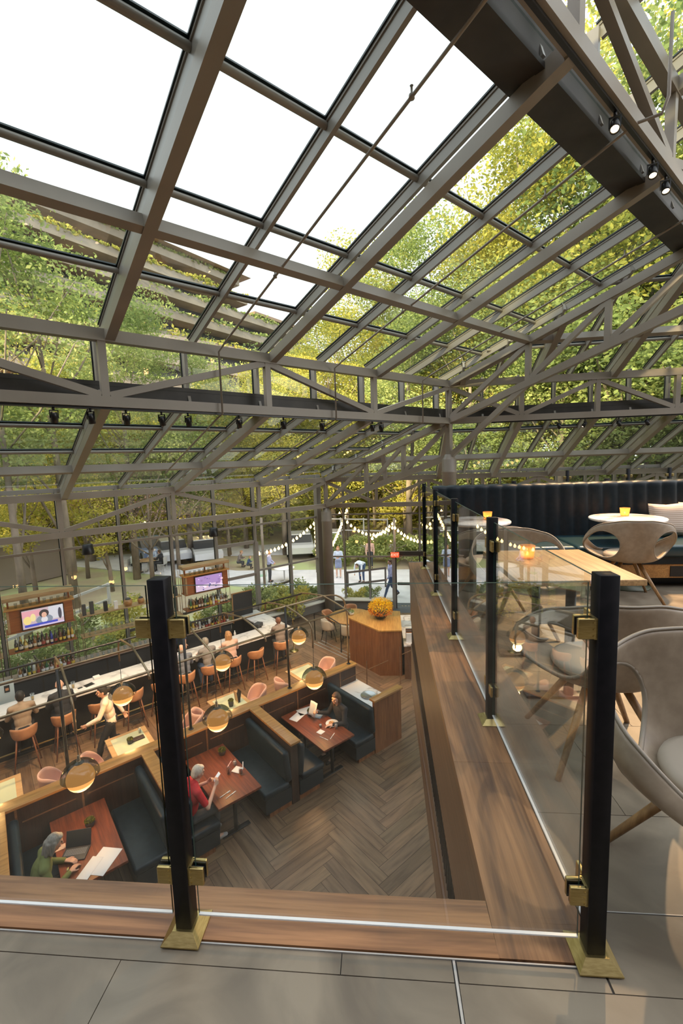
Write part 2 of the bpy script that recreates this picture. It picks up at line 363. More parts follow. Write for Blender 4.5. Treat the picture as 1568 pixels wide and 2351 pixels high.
for i in range(nfin): y = 1.33 + i*.0465; x = .333 + .015*(y-1.29); fins.box(x, x+.03, y, y+.012, -1.16, -.80)
o = fins.build('fin', M.track, gr); o['kind'] = 'stuff'
bw = MB(); bw.box(1.2, 1.3, -3.9, 5.9, ZL, -.35); struct('wall_right', bw, mat('warm_plaster', (.42, .36, .28), .8))
bw = MB(); bw.box(-5.2, 1.2, -.2, 0, ZL, -.35); struct('wall_front', bw, M.fasciawood)
bk = MB(); bk.box(-36, 26, -4.6, -4.0, ZL, 9); M.brick = mat('dark_sun_block', (.05, .035, .025), .6); noisy(M.brick, (.04, .028, .02), (.06, .042, .03), 3)  # added unseen behind the camera to block the sun; dark to quiet glass reflections
struct('wall_sun_block', bk, M.brick)
# ---- trusses: top chord, bottom chord, struts
def truss(label, P0, e, zb, zt, s_end, pitch, first_low=1, top_h=.19, s0=0):
    t = thing('roof_truss', label, 'truss', Z(P0, zb), 0, 'welded steel trusses of the roof')
    dz = zt-zb; o = V((0, 0, 0)); up_ = V((0, 0, dz))
    MB().beam(o-e*.02, e*s_end, .15, .17).build('bottom_chord', M.steel, t)
    MB().beam(up_-e*.02, up_+e*s_end, .15, top_h).build('top_chord', M.steel, t)
    k = 0; s = s0
    while s <= s_end-.2:
        if s > .05: MB().beam(e*s+V((0, 0, .085)), e*s+up_-V((0, 0, .09)), .12, .12, e).build('vertical', M.steel, t)
        elif s0 == 0: MB().beam(e*.0+V((0, 0, .085)), up_-V((0, 0, .09)), .13, .13, e).build('vertical', M.steel, t)
        nx = s+pitch
        if nx <= s_end+.2:
            low = (k % 2) == first_low % 2
            a = e*s + (V((0, 0, .08)) if low else up_-V((0, 0, .09))); b = e*nx + (up_-V((0, 0, .09)) if low else V((0, 0, .08)))
            d = (b-a).normalized(); MB().beam(a+d*.07, b-d*.07, .11, .12).build('diagonal', M.steel, t)
        s = nx; k += 1
    return t
tr1 = truss('long grey steel truss with a row of ten black spotlights under it', C, -eL, zCb, zCt, PL*5, PL, 1)
truss('grey steel truss along the foot of the roof in front of the left glass wall', A, -eL, zAb, zAt, PL*7, PL, 1)
truss('grey steel truss above the navy banquette, right of the inner round column', C, eR, zCb, zCt, PR*7, PR, 1)
truss('grey steel truss above the exit doors in front of the back glass wall', A, eR, zAb, zAt, PR*10, PR, 1)
truss('highest grey steel truss with a spotlight track, at the upper right corner', D, -eL, zDb, zDt, PL*4, PL, 1)
def hip_truss(label, P0, zb, zt, ms):
    t = thing('hip_truss', label, 'truss', Z(P0, zb), 0, 'sloping hip trusses'); hh = Z(H, RISE)
    u_ = V((0, 0, zt-zb)); n = hh.cross(V((0, 0, 1))).normalized()
    MB().beam(V((0, 0, 0)), hh, .15, .17).build('bottom_chord', M.steel, t)
    MB().beam(u_, u_+hh, .15, .18).build('top_chord', M.steel, t)
    for i, m in enumerate(ms):
        if m > 0: MB().beam(hh*m+V((0, 0, .08)), hh*m+u_-V((0, 0, .09)), .12, .12, H.normalized()).build('vertical', M.steel, t)
        if i+1 < len(ms):
            a = hh*m+V((0, 0, .06)); b = hh*ms[i+1]+u_-V((0, 0, .1)); d = (b-a).normalized(); MB().beam(a+d*.05, b-d*.05, .11, .12).build('diagonal', M.steel, t)
    return t
hip_truss('sloping hip truss rising from the outer round column to the inner one', A, zAb, zAt, (0, .4, .7, 1))
ht = hip_truss('sloping hip truss rising from the inner round column to the upper right corner', C, zCb, zCt, (0, .4, .7, 1))
MB().beam(V((0, 0, zCb-RISE*.6-zCb))+V((0, 0, 0)), Z(H*.4, RISE*.4), .13, .14).build('knee_brace', M.steel, ht)
# ---- columns
for P0, ztop, lab in ((C, 1.62, 'tall round grey column behind the navy banquette, with a stepped capital'), (A, -.33, 'round grey column at the corner where the two glass walls meet')):
    t = thing('column', lab, 'column', Z(P0, ZL)); hcol = ztop-ZL; r = .21
    MB().lathe([(r, 0), (r, hcol-.62), (r+.012, hcol-.60), (r+.012, hcol-.56), (r, hcol-.54), (r, hcol-.22), (r-.02, hcol-.19), (r-.06, hcol-.14), (.12, hcol-.06)], n=32).build('shaft', M.steel, t)
    MB().beam((0, 0, hcol-.07), (0, 0, zCb-.09-ZL if P0 is C else hcol-.0), .15, .15, V(eL)).build('cap_plate', M.steel, t)
# ---- roof slopes: rafters, purlin, glazing bars and glass
GZ = .34
def slope(i, lowP, zl, highP, zh, e, n, Wd, smin, smax, pitch, hs, ngl):
    """main rafters on the nodes, glazing bars between; hs = shift of the upper edge along e; s measured on the upper edge"""
    raf = MB(); bars = MB(); gk = MB(); gl = MB(); r_ = zh-zl
    def pt(s, m, z=0): q = lowP + e*(s+hs) + n*(Wd*m); return V((q.x, q.y, zl+r_*m+z))
    def mstart(s):                                          # rafters right of the hip start where the hip crosses them
        return 0.0
    def mend(s): return 1.0 if s >= -.001 else max(0.0, (s+hs)/hs)
    k = smin
    nodes = []
    while k <= smax: nodes.append(k*pitch); k += 1
    tdir = (pt(0, 1)-pt(0, 0)).normalized(); ndir = e.cross(tdir).normalized()
    if ndir.z < 0: ndir = -ndir
    for s in nodes:
        m1 = mend(s)
        if m1 > .05: raf.beam(pt(s, .0), pt(s, m1-.005), .15, .19, ndir)
    for s0_, s1_ in zip(nodes, nodes[1:]):
        if mend(s1_) > .41: raf.beam(pt(s0_ if mend(s0_) > .4 else hs*.4-hs, .4), pt(s1_, .4), .13, .17, ndir)
    for j in range(int(2*smin), int(2*smax)+1):
        s = j*pitch/2; m1 = mend(s)
        if m1 < .04: continue
        a, b = pt(s, -OFF/Wd*.9, GZ), pt(s, m1 - (0 if m1 < 1 else OFF/Wd*.75), GZ)
        bars.beam(a, b, .055, .17, ndir, -.03); bars.beam(a, b, .085, .03, ndir, .045)
        gk.beam(a, b, .12, .022, ndir, .072)
    for m in ngl:
        for j in range(int(2*smin), int(2*smax)):
            s0_, s1_ = j*pitch/2, (j+1)*pitch/2
            if mend(s1_) <= m: continue
            if mend(s0_) < m: s0_ = -hs*(1-m)
            a, b = pt(s0_+.03, m, GZ+.02), pt(s1_-.03, m, GZ+.02)
            bars.tube([a+V((0, 0, .0)), b], .042, 10, False); gk.beam(a, b, .11, .022, ndir, .05)
    g0 = OFF/Wd*.9; tl = GZ+.075
    if hs > 1:
        poly = [pt(-hs-g0*2, -g0, tl), pt(smax*pitch, -g0, tl), pt(smax*pitch, 1-g0*.8, tl), pt(0, 1-g0*.8, tl)]
    else: poly = [pt(smin*pitch, -g0, tl), pt(smax*pitch, -g0, tl), pt(smax*pitch, 1-g0*.8, tl), pt(smin*pitch, 1-g0*.8, tl)]
    gl.add(poly, [(0, 1, 2, 3)], False)
    struct('ceiling', raf, M.steel); struct('ceiling', bars, M.mullion); struct('ceiling', gk, M.gasket); struct('window_%d' % i, gl, M.glassroof)
ROWS = (.17, .42, .665, .91)
slope(1, A, zAt, C, zCb, -eL, nL, WL, 0, 7, PL, -H.dot(eL), ROWS[:3])
slope(2, C, zCt, D, zDb, -eL, nL, WL, 0, 5, PL, -H.dot(eL), ROWS)
slope(3, D, zDt, E2, zEb, -eL, nL, WL*.55, 0, 4, PL, -H.dot(eL)*.55, (.3, .75))
slope(4, A, zAt, C, zCb, eR, nR, WR, -2, 8, PR, HR, (.2, .665))
slope(5, C, zCt, D, zDb, eR, nR, WR, -2, 6, PR, HR, (.2, .665))
# ---- clerestories and glass walls: gutter, mullions, transoms, panes
def upright(i, P0, e, n, z0, z1, s0, s1, step, trans=(), gutter=True, skip=()):
    mu = MB(); gk = MB(); gl = MB(); o = P0-n*OFF; j = 0; s = s0
    while s <= s1+.01:
        if not any(a < s < b for a, b in skip):
            mu.beam(Z(o+e*s, z0), Z(o+e*s, z1), .06, .15, n); gk.beam(Z(o+e*s-n*.09, z0), Z(o+e*s-n*.09, z1), .10, .03, n)
        s += step
    for z, a, b, w in trans: mu.beam(Z(o+e*a, z), Z(o+e*b, z), .07, w)
    gl.add([Z(o+e*s0-n*.075, z0), Z(o+e*s1-n*.075, z0), Z(o+e*s1-n*.075, z1), Z(o+e*s0-n*.075, z1)], [(0, 1, 2, 3)], False)
    struct('trim_%d' % (i+3), mu, M.mullion); struct('trim_%d' % (i+3), gk, M.gasket); struct('window_%d' % (i+5), gl, M.glasswall)
def gutter(P0, e, n, zb, s0, s1):
    g = MB(); o = P0-n*(OFF+.06); g.beam(Z(o+e*s0, zb+.17), Z(o+e*s1, zb+.17), .34, .44); g.beam(Z(o+e*s0+n*.20, zb-.03), Z(o+e*s1+n*.20, zb-.03), .10, .06)
    struct('ceiling', g, M.gutter)
gutter(C, -eL, nL, zCb, -.35, PL*5); gutter(C, eR, nR, zCb, -.2, PR*7)
gutter(D, -eL, nL, zDb, -.35, PL*4); gutter(D, eR, nR, zDb, -.2, PR*5)
upright(1, C, -eL, nL, zCb+.38, zCt+.22, 0, PL*5, PL/2); upright(2, C, eR, nR, zCb+.38, zCt+.22, 0, PR*7, PR/2)
upright(3, D, -eL, nL, zDb+.38, zDt+.22, 0, PL*4, PL/2, ((zDt-.15, 0, PL*4, .07),)); upright(4, D, eR, nR, zDb+.38, zDt+.22, 0, PR*5, PR/2)
SILL = ZL+.40
upright(5, A, -eL, nL, SILL, zAt+.2, 0, PL*7, PL/2, ((-.77, 0, PL*7, .07), (zAt+.16, 0, PL*7, .12), (-2.5, .1, PL, .07), (-1.4, PL, PL*1.5, .12), (-2.62, PL, PL*1.5, .10), (-3.92, PL, PL*1.5, .12), (SILL+.03, 0, PL*7, .08)))
upright(6, A, eR, nR, SILL, zAt+.2, .62, 2.66, 1.04, ((-.72, 0, PR*10, .06), (zAt+.16, 0, PR*10, .12), (-2.5, 0, 2.7, .06)))
upright(7, A, eR, nR, -2.40, zAt+.2, 3.74, PR*10, 1.04, ((-2.43, 2.66, 4.78, .12), (-.72, 2.7, PR*10, .06)))
upright(8, A, eR, nR, SILL, -2.42, 4.78, PR*10, 1.04, ((-2.43, 4.8, PR*10, .07),))
ed = MB(); ed.beam(Z(A-nR*OFF+eR*2.66, ZL), Z(A-nR*OFF+eR*2.66, -2.4), .14, .16, nR); ed.beam(Z(A-nL*OFF-eL*.12, ZL), Z(A-nL*OFF-eL*.12, zAt+.2), .18, .22, nL)
ed.beam(Z(A-nL*OFF-eL*PL*.997, -3.9), Z(A-nL*OFF-eL*PL*.997, -1.4), .14, .18, nL)
struct('trim_12', ed, M.mullion)
kw = MB(); o = A-nL*(OFF-.05); kw.beam(Z(o-eL*.0, ZL+.19), Z(o-eL*PL*7, ZL+.19), .3, .38); kw2 = MB(); kw2.beam(Z(o+nL*.06, ZL+.395), Z(o+nL*.06-eL*PL*7, ZL+.395), .42, .035)
o = A-nR*(OFF-.05); kw.beam(Z(o, ZL+.19), Z(o+eR*2.6, ZL+.19), .3, .38); kw.beam(Z(o+eR*4.9, ZL+.19), Z(o+eR*20, ZL+.19), .3, .38); kw2.beam(Z(o+nR*.06, ZL+.395), Z(o+nR*.06+eR*2.6, ZL+.395), .42, .035)
struct('wall_left', kw, mat('grey_kneewall', (.17, .155, .13), .7)); struct('trim_13', kw2, mat('pale_sill', (.62, .57, .48), .5))
# exit doors: header boxes, push bars, sign
d = thing('door_1', 'glass double exit door with dark frame and push bars in the back glass wall', 'door', Z(A-nR*OFF+eR*2.72, ZL), -radians(2.9)); d['kind'] = 'structure'
fr = MB(); fr.box(0, 2.0, -.09, .09, 2.27, 2.42); fr.box(0, .06, -.05, .05, 0, 2.27); fr.box(1.94, 2.0, -.05, .05, 0, 2.27); fr.box(.97, 1.03, -.05, .05, 0, 2.27); fr.build('door_frame', M.gutter, d)
pb = MB(); pb.box(.08, .95, -.12, -.05, 1.02, 1.12); pb.box(1.05, 1.92, -.12, -.05, 1.02, 1.12); pb.build('push_bar', M.gutter, d)
dg = MB(); dg.box(.06, .97, -.01, .01, .1, 2.25); dg.box(1.03, 1.94, -.01, .01, .1, 2.25); dg.build('door_glass', M.glasswall, d)
def text_mesh(name, body, size, m, parent, loc, rot, ext=.002, ax='CENTER'):
    cu = bpy.data.curves.new(name, 'FONT'); cu.body = body; cu.size = size; cu.extrude = ext; cu.align_x = ax; cu.align_y = 'CENTER'
    tmp = bpy.data.objects.new(name+'_t', cu); COL.objects.link(tmp); dg_ = bpy.context.evaluated_depsgraph_get()
    me = bpy.data.meshes.new_from_object(tmp.evaluated_get(dg_)); bpy.data.objects.remove(tmp)
    me.materials.clear(); me.materials.append(m); o = bpy.data.objects.new(name, me); COL.objects.link(o); o.parent = parent; o.location = loc; o.rotation_euler = rot; return o
q = A-nR*(OFF-.16)+eR*2.72
t = thing('exit_sign', 'small red lit EXIT sign over the glass doors', 'sign', (q.x+.0, q.y, -2.50), -radians(2.9))
MB().cbox((0, 0, .10), (.34, .05, .2)).build('sign_box', mat('exit_red', (.8, .08, .03), .4, emit=(1.0, .11, .04), es=.9), t)
text_mesh('lettering', 'EXIT', .15, mat('exit_letters', (1, .7, .5), .4, emit=(1, .55, .4), es=1.1), t, (0, -.028, .10), (pi/2, 0, 0))
# ---- sprinkler pipes running down the slopes
for s, lab in ((2.36*PL, 'leftmost thin grey sprinkler pipe running down under the roof and past the long truss'), (1.45*PL, 'middle thin sprinkler pipe crossing the roof glass'), (.45*PL, 'thin sprinkler pipe nearest the inner round column')):
    b = C-eL*s+nL*.16
    pts = [Z(b+nL*WL*1.035, zDt-.15), Z(b+nL*WL*1.035, zDb+.05), Z(b+nL*WL*1.025, zDb-.10)] + [Z(b+nL*WL*m, zCt+RISE*m-.02) for m in (.98, .5, .05)] + [Z(b, zCt-.04), Z(b, zCb-.12), Z(b-nL*.3, zCb-.2), Z(b-nL*WL*.6, zCb-RISE*.6-.16)]
    t = thing('sprinkler_pipe', lab, 'pipe', pts[0], 0, 'sprinkler pipes under the roof'); q = [p-pts[0] for p in pts]
    MB().tube(q, .019, 8).build('pipe', M.steel, t)
    for m in (.8, .35): p = Z(b+nL*WL*m, zCt+RISE*m-.02)-pts[0]; MB().lathe([(.03, -.02), (.03, .02), (.012, .03), (.012, .09), (.02, .1)], c=p, n=8).build('sprinkler_head', M.steel, t)
# ---- track spotlights
def spot_thing(P, lab, tilt=0, az=0, E=0, glow=6, aim=None):
    if aim: q_ = V(aim)-V(P); az = -math.atan2(q_.x, q_.y); tilt = math.atan2(sqrt(q_.x**2+q_.y**2), -q_.z)
    t = thing('track_spotlight', lab, 'spotlight', P, az, 'black track spotlights')
    MB().lathe([(.018, 0), (.018, -.05)], n=8).build('stem', M.track, t)
    yk = MB(); yk.box(-.062, -.05, -.012, .012, -.17, -.05); yk.box(.05, .062, -.012, .012, -.17, -.05); yk.box(-.062, .062, -.012, .012, -.06, -.048); yk.build('yoke', M.track, t)
    R_ = Matrix.Translation((0, 0, -.13)) @ Matrix.Rotation(tilt, 4, 'X')
    MB().lathe([(.03, .05), (.046, .045), (.05, .0), (.052, -.11), (.044, -.11), (.04, -.085)], M=R_, n=16, cap=False).build('lamp_head', M.track, t)
    MB().lathe([(.0001, -.086), (.041, -.088)], M=R_, n=16, cap=False).build('lens', M.lens if glow else M.lensoff, t)
    if E:
        l = light('lamp', 'SPOT', (0, 0, 0), E, (1.0, .62, .30), t, .04, spot_size=radians(50), spot_blend=.8); l.matrix_local = R_ @ Matrix.Translation((0, 0, -.12))
    return t
M.lens = mat('lit_lens', (1, .8, .5), .3, emit=(1.0, .72, .4), es=14); M.lensoff = mat('unlit_lens', (.1, .1, .1), .2)
def track(P0, e, zb, s0, s1, lab):
    a = Z(P0+e*s0, zb-.1); b = Z(P0+e*s1, zb-.1); m = MB(); m.beam(V((0, 0, 0)), b-a, .045, .035); o = m.build('lighting_track', M.track); o.location = a; tag(o, lab, 'track')
track(C, -eL, zCb, 2.4, 15, 'black lighting track under the long left truss'); track(C, eR, zCb, 1.2, 8, 'black lighting track under the truss above the banquette')
track(D, -eL, zDb, .5, 11, 'black lighting track under the highest truss')
names = ('first', 'second', 'third', 'fourth', 'fifth', 'sixth', 'seventh', 'eighth', 'ninth', 'tenth')
for k, s in enumerate((9.86, 9.36, 8.83, 8.25, 7.78, 6.76, 5.73, 4.7, 3.12, 2.81)):
    lit = k in (0, 2, 5, 7); spot_thing(Z(C-eL*s, zCb-.118), '%s black spotlight from the left under the long truss' % names[k], .0 if lit else .25, 0, (1300 if k in (0, 2, 5, 7) else 0), lit, aim=((-6.5, 8.2, ZL), None, (-5.4, 9.8, ZL), None, None, (-3.6, 11.5, ZL), None, (-1.6, 12.2, ZL))[k] if lit else None)
for k, s in enumerate((3.07, 3.77, 4.66, 5.39)):
    spot_thing(Z(C+eR*s, zCb-.118), '%s black spotlight from the left under the truss above the banquette' % names[k], -.5, 0, 1500 if k == 1 else 0, k == 1, aim=(-.1, 12.9, ZL) if k == 1 else None)
for k, (s, E_, tl) in enumerate(((5.03, 500, (1.2, 2.4, 0)), (3.71, 2200, (2.7, 3.9, 0)), (3.15, 1500, (3.2, 4.4, 0)))):
    spot_thing(Z(D-eL*s, zDb-.118), ('lit black spotlight on the highest track, %s' % ('farthest left of three', 'middle of three', 'lowest of three')[k]), 0, 0, E_, True, aim=tl)
# ------------------------------------------------------------------ outside: ground, paving, hotel, trees, people's terrace
gm_ = mat('garden_ground', (.10, .12, .05), .9); noisy(gm_, (.38, .30, .21), (.46, .52, .24), .35, detail=8, c3=(.44, .38, .24))
def hill(x, y):
    d = max(0, sqrt(x*x+y*y)-34); w = 1/(1+math.exp(-(math.degrees(math.atan2(x, y))+22)/6))
    return ZL-.06 + min(3.2, d*.16)*w + min(1.0, d*.03)
g = MB(); g.grid(lambda u, v: (V((-90+180*u, -20+130*v, hill(-90+180*u, -20+130*v)-.03))), 60, 50)
def _inside(p): return False
o = g.build('ground', gm_); o['kind'] = 'structure'; o.name = 'floor.010'
pv = mat('concrete_paving', (.50, .50, .52), .8); noisy(pv, (.62, .62, .64), (.74, .74, .76), 1.5)
g = MB(); g.prism([(-1.3, 17.95), (8, 17.6), (8, 24.2), (-3, 24.6), (-8.5, 24.6), (-14, 27), (-20, 29), (-20, 26.5), (-12, 23.6), (-7.5, 21.5), (-3.4, 20.6)], ZL-.08, ZL-.015)
g.prism([(-30, 27.8), (-12, 33), (4, 33), (4, 29.5), (-12, 29), (-30, 24)], ZL-.08, ZL-.018)
struct('floor', g, pv)
mt = MB(); mt.prism([(.45, 17.25), (2.6, 17.15), (2.6, 18.4), (.45, 18.5)], ZL-.008, ZL+.004); tag(mt.build('entrance_mat', mat('dark_mat', (.10, .115, .125), .9)), 'dark grey entrance mat on the floor at the exit doors', 'mat')
# ---- trees
def leaf(mb, p, s, t, rnd):
    a = V((rnd.gauss(0, 1), rnd.gauss(0, 1), rnd.gauss(0, .8))).normalized(); b = a.cross(V((rnd.gauss(0, 1), rnd.gauss(0, 1), rnd.gauss(0, 1)))).normalized()
    mb.col = (t, t, t); mb.add([p-a*s*.5, p+b*s*.28, p+a*s*.5, p-b*s*.28], [(0, 1, 2, 3)], False)
def crown(seed, n, rx, rz, zc, size, blobs=26, low=.0):
    rnd = random.Random(seed); mb = MB(); B = []
    for i in range(blobs):
        th = rnd.uniform(0, 2*pi); ph = rnd.uniform(-1, 1); rr = rnd.uniform(.35, .95)
        B.append((V((rx*rr*cos(th)*sqrt(1-ph*ph*.8), rx*rr*sin(th)*sqrt(1-ph*ph*.8), zc+rz*ph*.85)), rnd.uniform(.22, .42)*rx, rnd.uniform(.25, .75)))
    for i in range(n):
        c, r, t = rnd.choice(B); d = V((rnd.gauss(0, 1), rnd.gauss(0, 1), rnd.gauss(0, .75))); d.normalize()
        leaf(mb, c+d*r*(rnd.random()**.4), size*rnd.uniform(.6, 1.3), min(1, max(0, t+rnd.uniform(-.3, .3))), rnd)
    return mb, B
def trunk(seed, h, r, B, lean=.4):
    rnd = random.Random(seed); mb = MB(); top = V((rnd.uniform(-lean, lean), rnd.uniform(-lean, lean), h*.72))
    pts = [V((0, 0, -.4)), V((top.x*.2, top.y*.1, h*.2)), V((top.x*.5, top.y*.6, h*.45)), top]
    mb.tube(pts, [r*1.25, r, r*.7, r*.25], 9)
    for c, rr, t in B[::2]:
        z0 = min(h*.66, max(h*.15, c.z-h*.22)); f = z0/(h*.72); s = V((top.x*f, top.y*f, z0)); m = (s+c)/2 + V((0, 0, -.25*rr))
        mb.tube([s, m, c], [r*.42*(1.1-f), r*.25*(1.1-f)+.02, .02], 5)
    return mb
TREES = {}
M.leafP = leafmat('pinkish_buds', (.30, .17, .13), (.46, .30, .24), (.62, .46, .36), .3)
def tree_proto(key, seed, n, h, rx, rz, size, lm, r, blobs=26, low=0):
    cm, B = crown(seed, n, rx, rz, h-rz*1.0, size, blobs)
    TREES[key] = (cm.mesh('crown', lm), trunk(seed, h, r, B).mesh('trunk', M.bark))
tree_proto('big', 11, 27000, 20, 5.0, 7.4, .19, M.leafA, .22, 34)
tree_proto('gold', 12, 27000, 20, 4.8, 7.2, .19, M.leafB, .21, 32)
tree_proto('dark', 13, 24000, 20, 5.2, 8.4, .21, M.leafC, .24, 34)
tree_proto('thin', 14, 6200, 17, 3.8, 6.0, .17, M.leafA, .12, 26)
tree_proto('small', 15, 3200, 7, 2.3, 2.3, .17, M.leafB, .11, 18)
tree_proto('bare', 16, 1100, 7, 2.6, 2.4, .11, M.leafP, .10, 26)
tree_proto('bush', 17, 2600, 1.1, .85, .5, .11, M.leafA, .04, 14)
tree_proto('bushy', 18, 2600, 1.1, .85, .5, .11, M.leafB, .04, 14)
tree_proto('hedge', 19, 7500, 4.2, 3.4, 2.0, .2, M.leafB, .1, 22)
def polar(px, dist): a = math.atan((px-784)/1003.6)-radians(5.05); return V((dist*sin(a), dist*cos(a), 0))
NTREE = [0]
def tree(key, P, h, lab, group, wide=1.0):
    cm, tm = TREES[key]; base = {'big': 20, 'gold': 20, 'dark': 20, 'thin': 17, 'small': 7, 'bare': 7, 'bush': 1.1, 'bushy': 1.1, 'hedge': 4.2}[key]
    z = hill(P.x, P.y); nm = {'bush': 'shrub', 'bushy': 'shrub', 'hedge': 'shrub'}.get(key, 'tree')
    t = thing(nm, lab, nm, (P.x, P.y, z), random.uniform(0, 6.28), group); s = h/base; t.scale = (s*wide, s*wide, s)
    a = bpy.data.objects.new('crown', cm); COL.objects.link(a); a.parent = t; b = bpy.data.objects.new('trunk', tm); COL.objects.link(b); b.parent = t
    return t
GB = 'tall woodland trees beyond the glass'
for px, d, h, key, lab, w in (
    (1235, 31, 25.5, 'gold', 'tallest sunlit yellow-green tree seen through the upper roof glass at the right', 1.0), (1330, 29, 27.5, 'gold', 'sunlit yellow tree rising behind the highest steel gutter', 1.05),
    (1130, 34, 21.5, 'gold', 'yellow-green tree left of the tallest sunlit one', 1.1), (1000, 37, 24.0, 'big', 'round-topped green tree above the sprinkler pipe crossing', 1.05), (870, 39, 24.6, 'gold', 'yellow-green tree whose top shows just right of the hotel', 1.0),
    (765, 34, 17.5, 'gold', 'sunlit yellow tree at the right end of the hotel', 1.1), (1440, 27, 24.5, 'big', 'green tree behind the high clerestory at the right', 1.1), (1540, 30, 27.5, 'dark', 'dark green tree at the far right edge of the view', 1.1),
    (940, 29, 15.5, 'big', 'green tree right behind the exit doors', 1.15), (1080, 28, 16.5, 'big', 'green tree behind the inner round column', 1.2), (1290, 26, 15.5, 'big', 'green tree behind the long eave at the right', 1.2),
    (1640, 27, 21, 'big', 'green tree at the right, half outside the frame', 1.3), (650, 30, 12.5, 'gold', 'low sunlit yellow tree left of the outer round column', 1.3),
    (30, 20, 17.5, 'thin', 'airy pale green tree at the left edge reaching above the hotel roof', 1.0), (150, 23, 20.0, 'thin', 'airy branching tree in front of the hotel', 1.1),
    (300, 27, 15.5, 'big', 'green tree in front of the lower hotel terraces', 1.0), (430, 30, 14.0, 'big', 'green tree below the hotel, left of the middle rafter', 1.1), (560, 33, 13.5, 'gold', 'yellow-green tree under the right part of the hotel', 1.1),
    (40, 31, 15.5, 'gold', 'sunlit yellow tree behind the spotlights at the left', 1.2), (200, 34, 14.0, 'gold', 'sunlit yellow tree behind the third and fourth spotlight', 1.25), (-120, 22, 17, 'big', 'large green tree outside the left edge of the glass wall', 1.2)):
    tree(key, polar(px, d), h, lab, GB, w)
for kk, (px, d, h, key, w) in enumerate(((700, 44, 17, 'dark', 1.3), (820, 46, 19, 'big', 1.3), (920, 47, 21, 'dark', 1.3), (1050, 45, 20, 'dark', 1.4), (1180, 42, 22, 'big', 1.3), (1310, 40, 23, 'dark', 1.4), (1420, 38, 24, 'dark', 1.4), (1520, 40, 24, 'big', 1.4), (1650, 38, 24, 'dark', 1.4), (1750, 30, 22, 'dark', 1.4), (1850, 34, 24, 'dark', 1.5),
        (100, 44, 12, 'gold', 1.5), (250, 45, 12, 'gold', 1.5), (400, 44, 12, 'gold', 1.5), (540, 44, 13, 'gold', 1.5), (-20, 42, 13, 'gold', 1.5), (-200, 36, 14, 'gold', 1.5))):
    tree(key, polar(px, d), h, ('tree in the back row of woodland, %s of eleven counted from the round column rightward' % ORD(kk) if kk < 11 else 'tree in the back row of woodland below the hotel, %s of six' % ORD(kk-11)), 'background woodland trees', w)
for k, (px, d, h, key) in enumerate(((60, 27, 6.5, 'small'), (185, 29, 7, 'bare'), (240, 25, 6, 'small'), (335, 26, 7.5, 'bare'), (400, 28, 7.5, 'bare'), (455, 30, 8, 'bare'), (520, 31, 8, 'small'), (600, 37, 7, 'small'), (660, 38, 6, 'small'), (740, 33, 7.5, 'small'), (800, 33, 8, 'small'), (860, 36, 8, 'bare'), (930, 34, 8, 'small'), (1000, 33, 8, 'small'))):
    tree(key, polar(px, d), h, '%s in the garden, number by number from the left: behind the %s' % ('', '') if False else ('bare-branched reddish garden tree' if key == 'bare' else 'small yellow-green garden tree') + ' beyond the glass wall, ' + ('far left', 'left of the first hanging speaker', 'behind the left television unit', 'behind the cafe guests', 'in the middle of the left wall', 'behind the parked cars', 'left of the tall door frame', 'behind the standing visitor', 'on the sunny lawn', 'just left of the round column', 'just right of the round column', 'behind the string lights', 'above the exit sign', 'right of the exit sign')[k], 'garden trees')
for k in range(26):
    px = -150 + k*78 + random.uniform(-20, 20); d = random.uniform(36, 41)
    tree('hedge', polar(px, d), random.uniform(3.5, 6.0), 'dense bright green undergrowth shrub at the woodland foot, %s from the left' % ORD(k), 'undergrowth shrubs', 1.3)
SH = [(G(u, v), h, key) for u, v, h, key in ((1.0, -15.6, 1.0, 'bush'), (2.3, -15.2, .9, 'bush'), (3.2, -16.1, 1.1, 'bushy'), (4.4, -15.4, .8, 'bush'), (5.6, -15.3, .8, 'bushy'), (6.6, -15.6, 1.0, 'bush'), (7.4, -15.0, 1.0, 'bushy'), (8.3, -15.4, 1.2, 'bush'), (9.2, -14.9, 1.3, 'bushy'), (10.0, -15.3, 1.1, 'bush'), (-0.4, -16.2, 1.2, 'bush'), (-1.8, -15.6, 1.2, 'bush'), (8.8, -16.5, .9, 'bush'), (2.0, -17.5, 1.3, 'bush'), (-.8, -18.6, 1.6, 'bush'), (4.0, -18.5, 1.2, 'bushy'))]
SH += [(V((-1.2, 18.7, 0)), .7, 'bushy'), (V((-.5, 19.1, 0)), .6, 'bush'), (V((1.9, 20.5, 0)), .9, 'bushy'), (V((2.8, 21.5, 0)), 1.0, 'bush'), (V((-2.5, 26.2, 0)), 1.7, 'bush'), (V((-.9, 26.4, 0)), 1.6, 'bush'), (V((.8, 26.2, 0)), 1.7, 'bush'), (V((2.5, 25.9, 0)), 1.7, 'bush')]
SH.sort(key=lambda q: q[0].x/q[0].y)
for k, (P_, h, key) in enumerate(SH): tree(key, P_, h, 'low leafy shrub outside the foot of the glass wall, %s from the left' % ORD(k), 'shrubs by the glass wall', 1.1)
# ---- stepped hotel with planted terraces
hb = thing('hotel_building', 'big stepped brown hotel with planted terraces behind the trees, upper left', 'building', (-30.7, 51.5, ZL), math.atan2(27.5, 16.2))
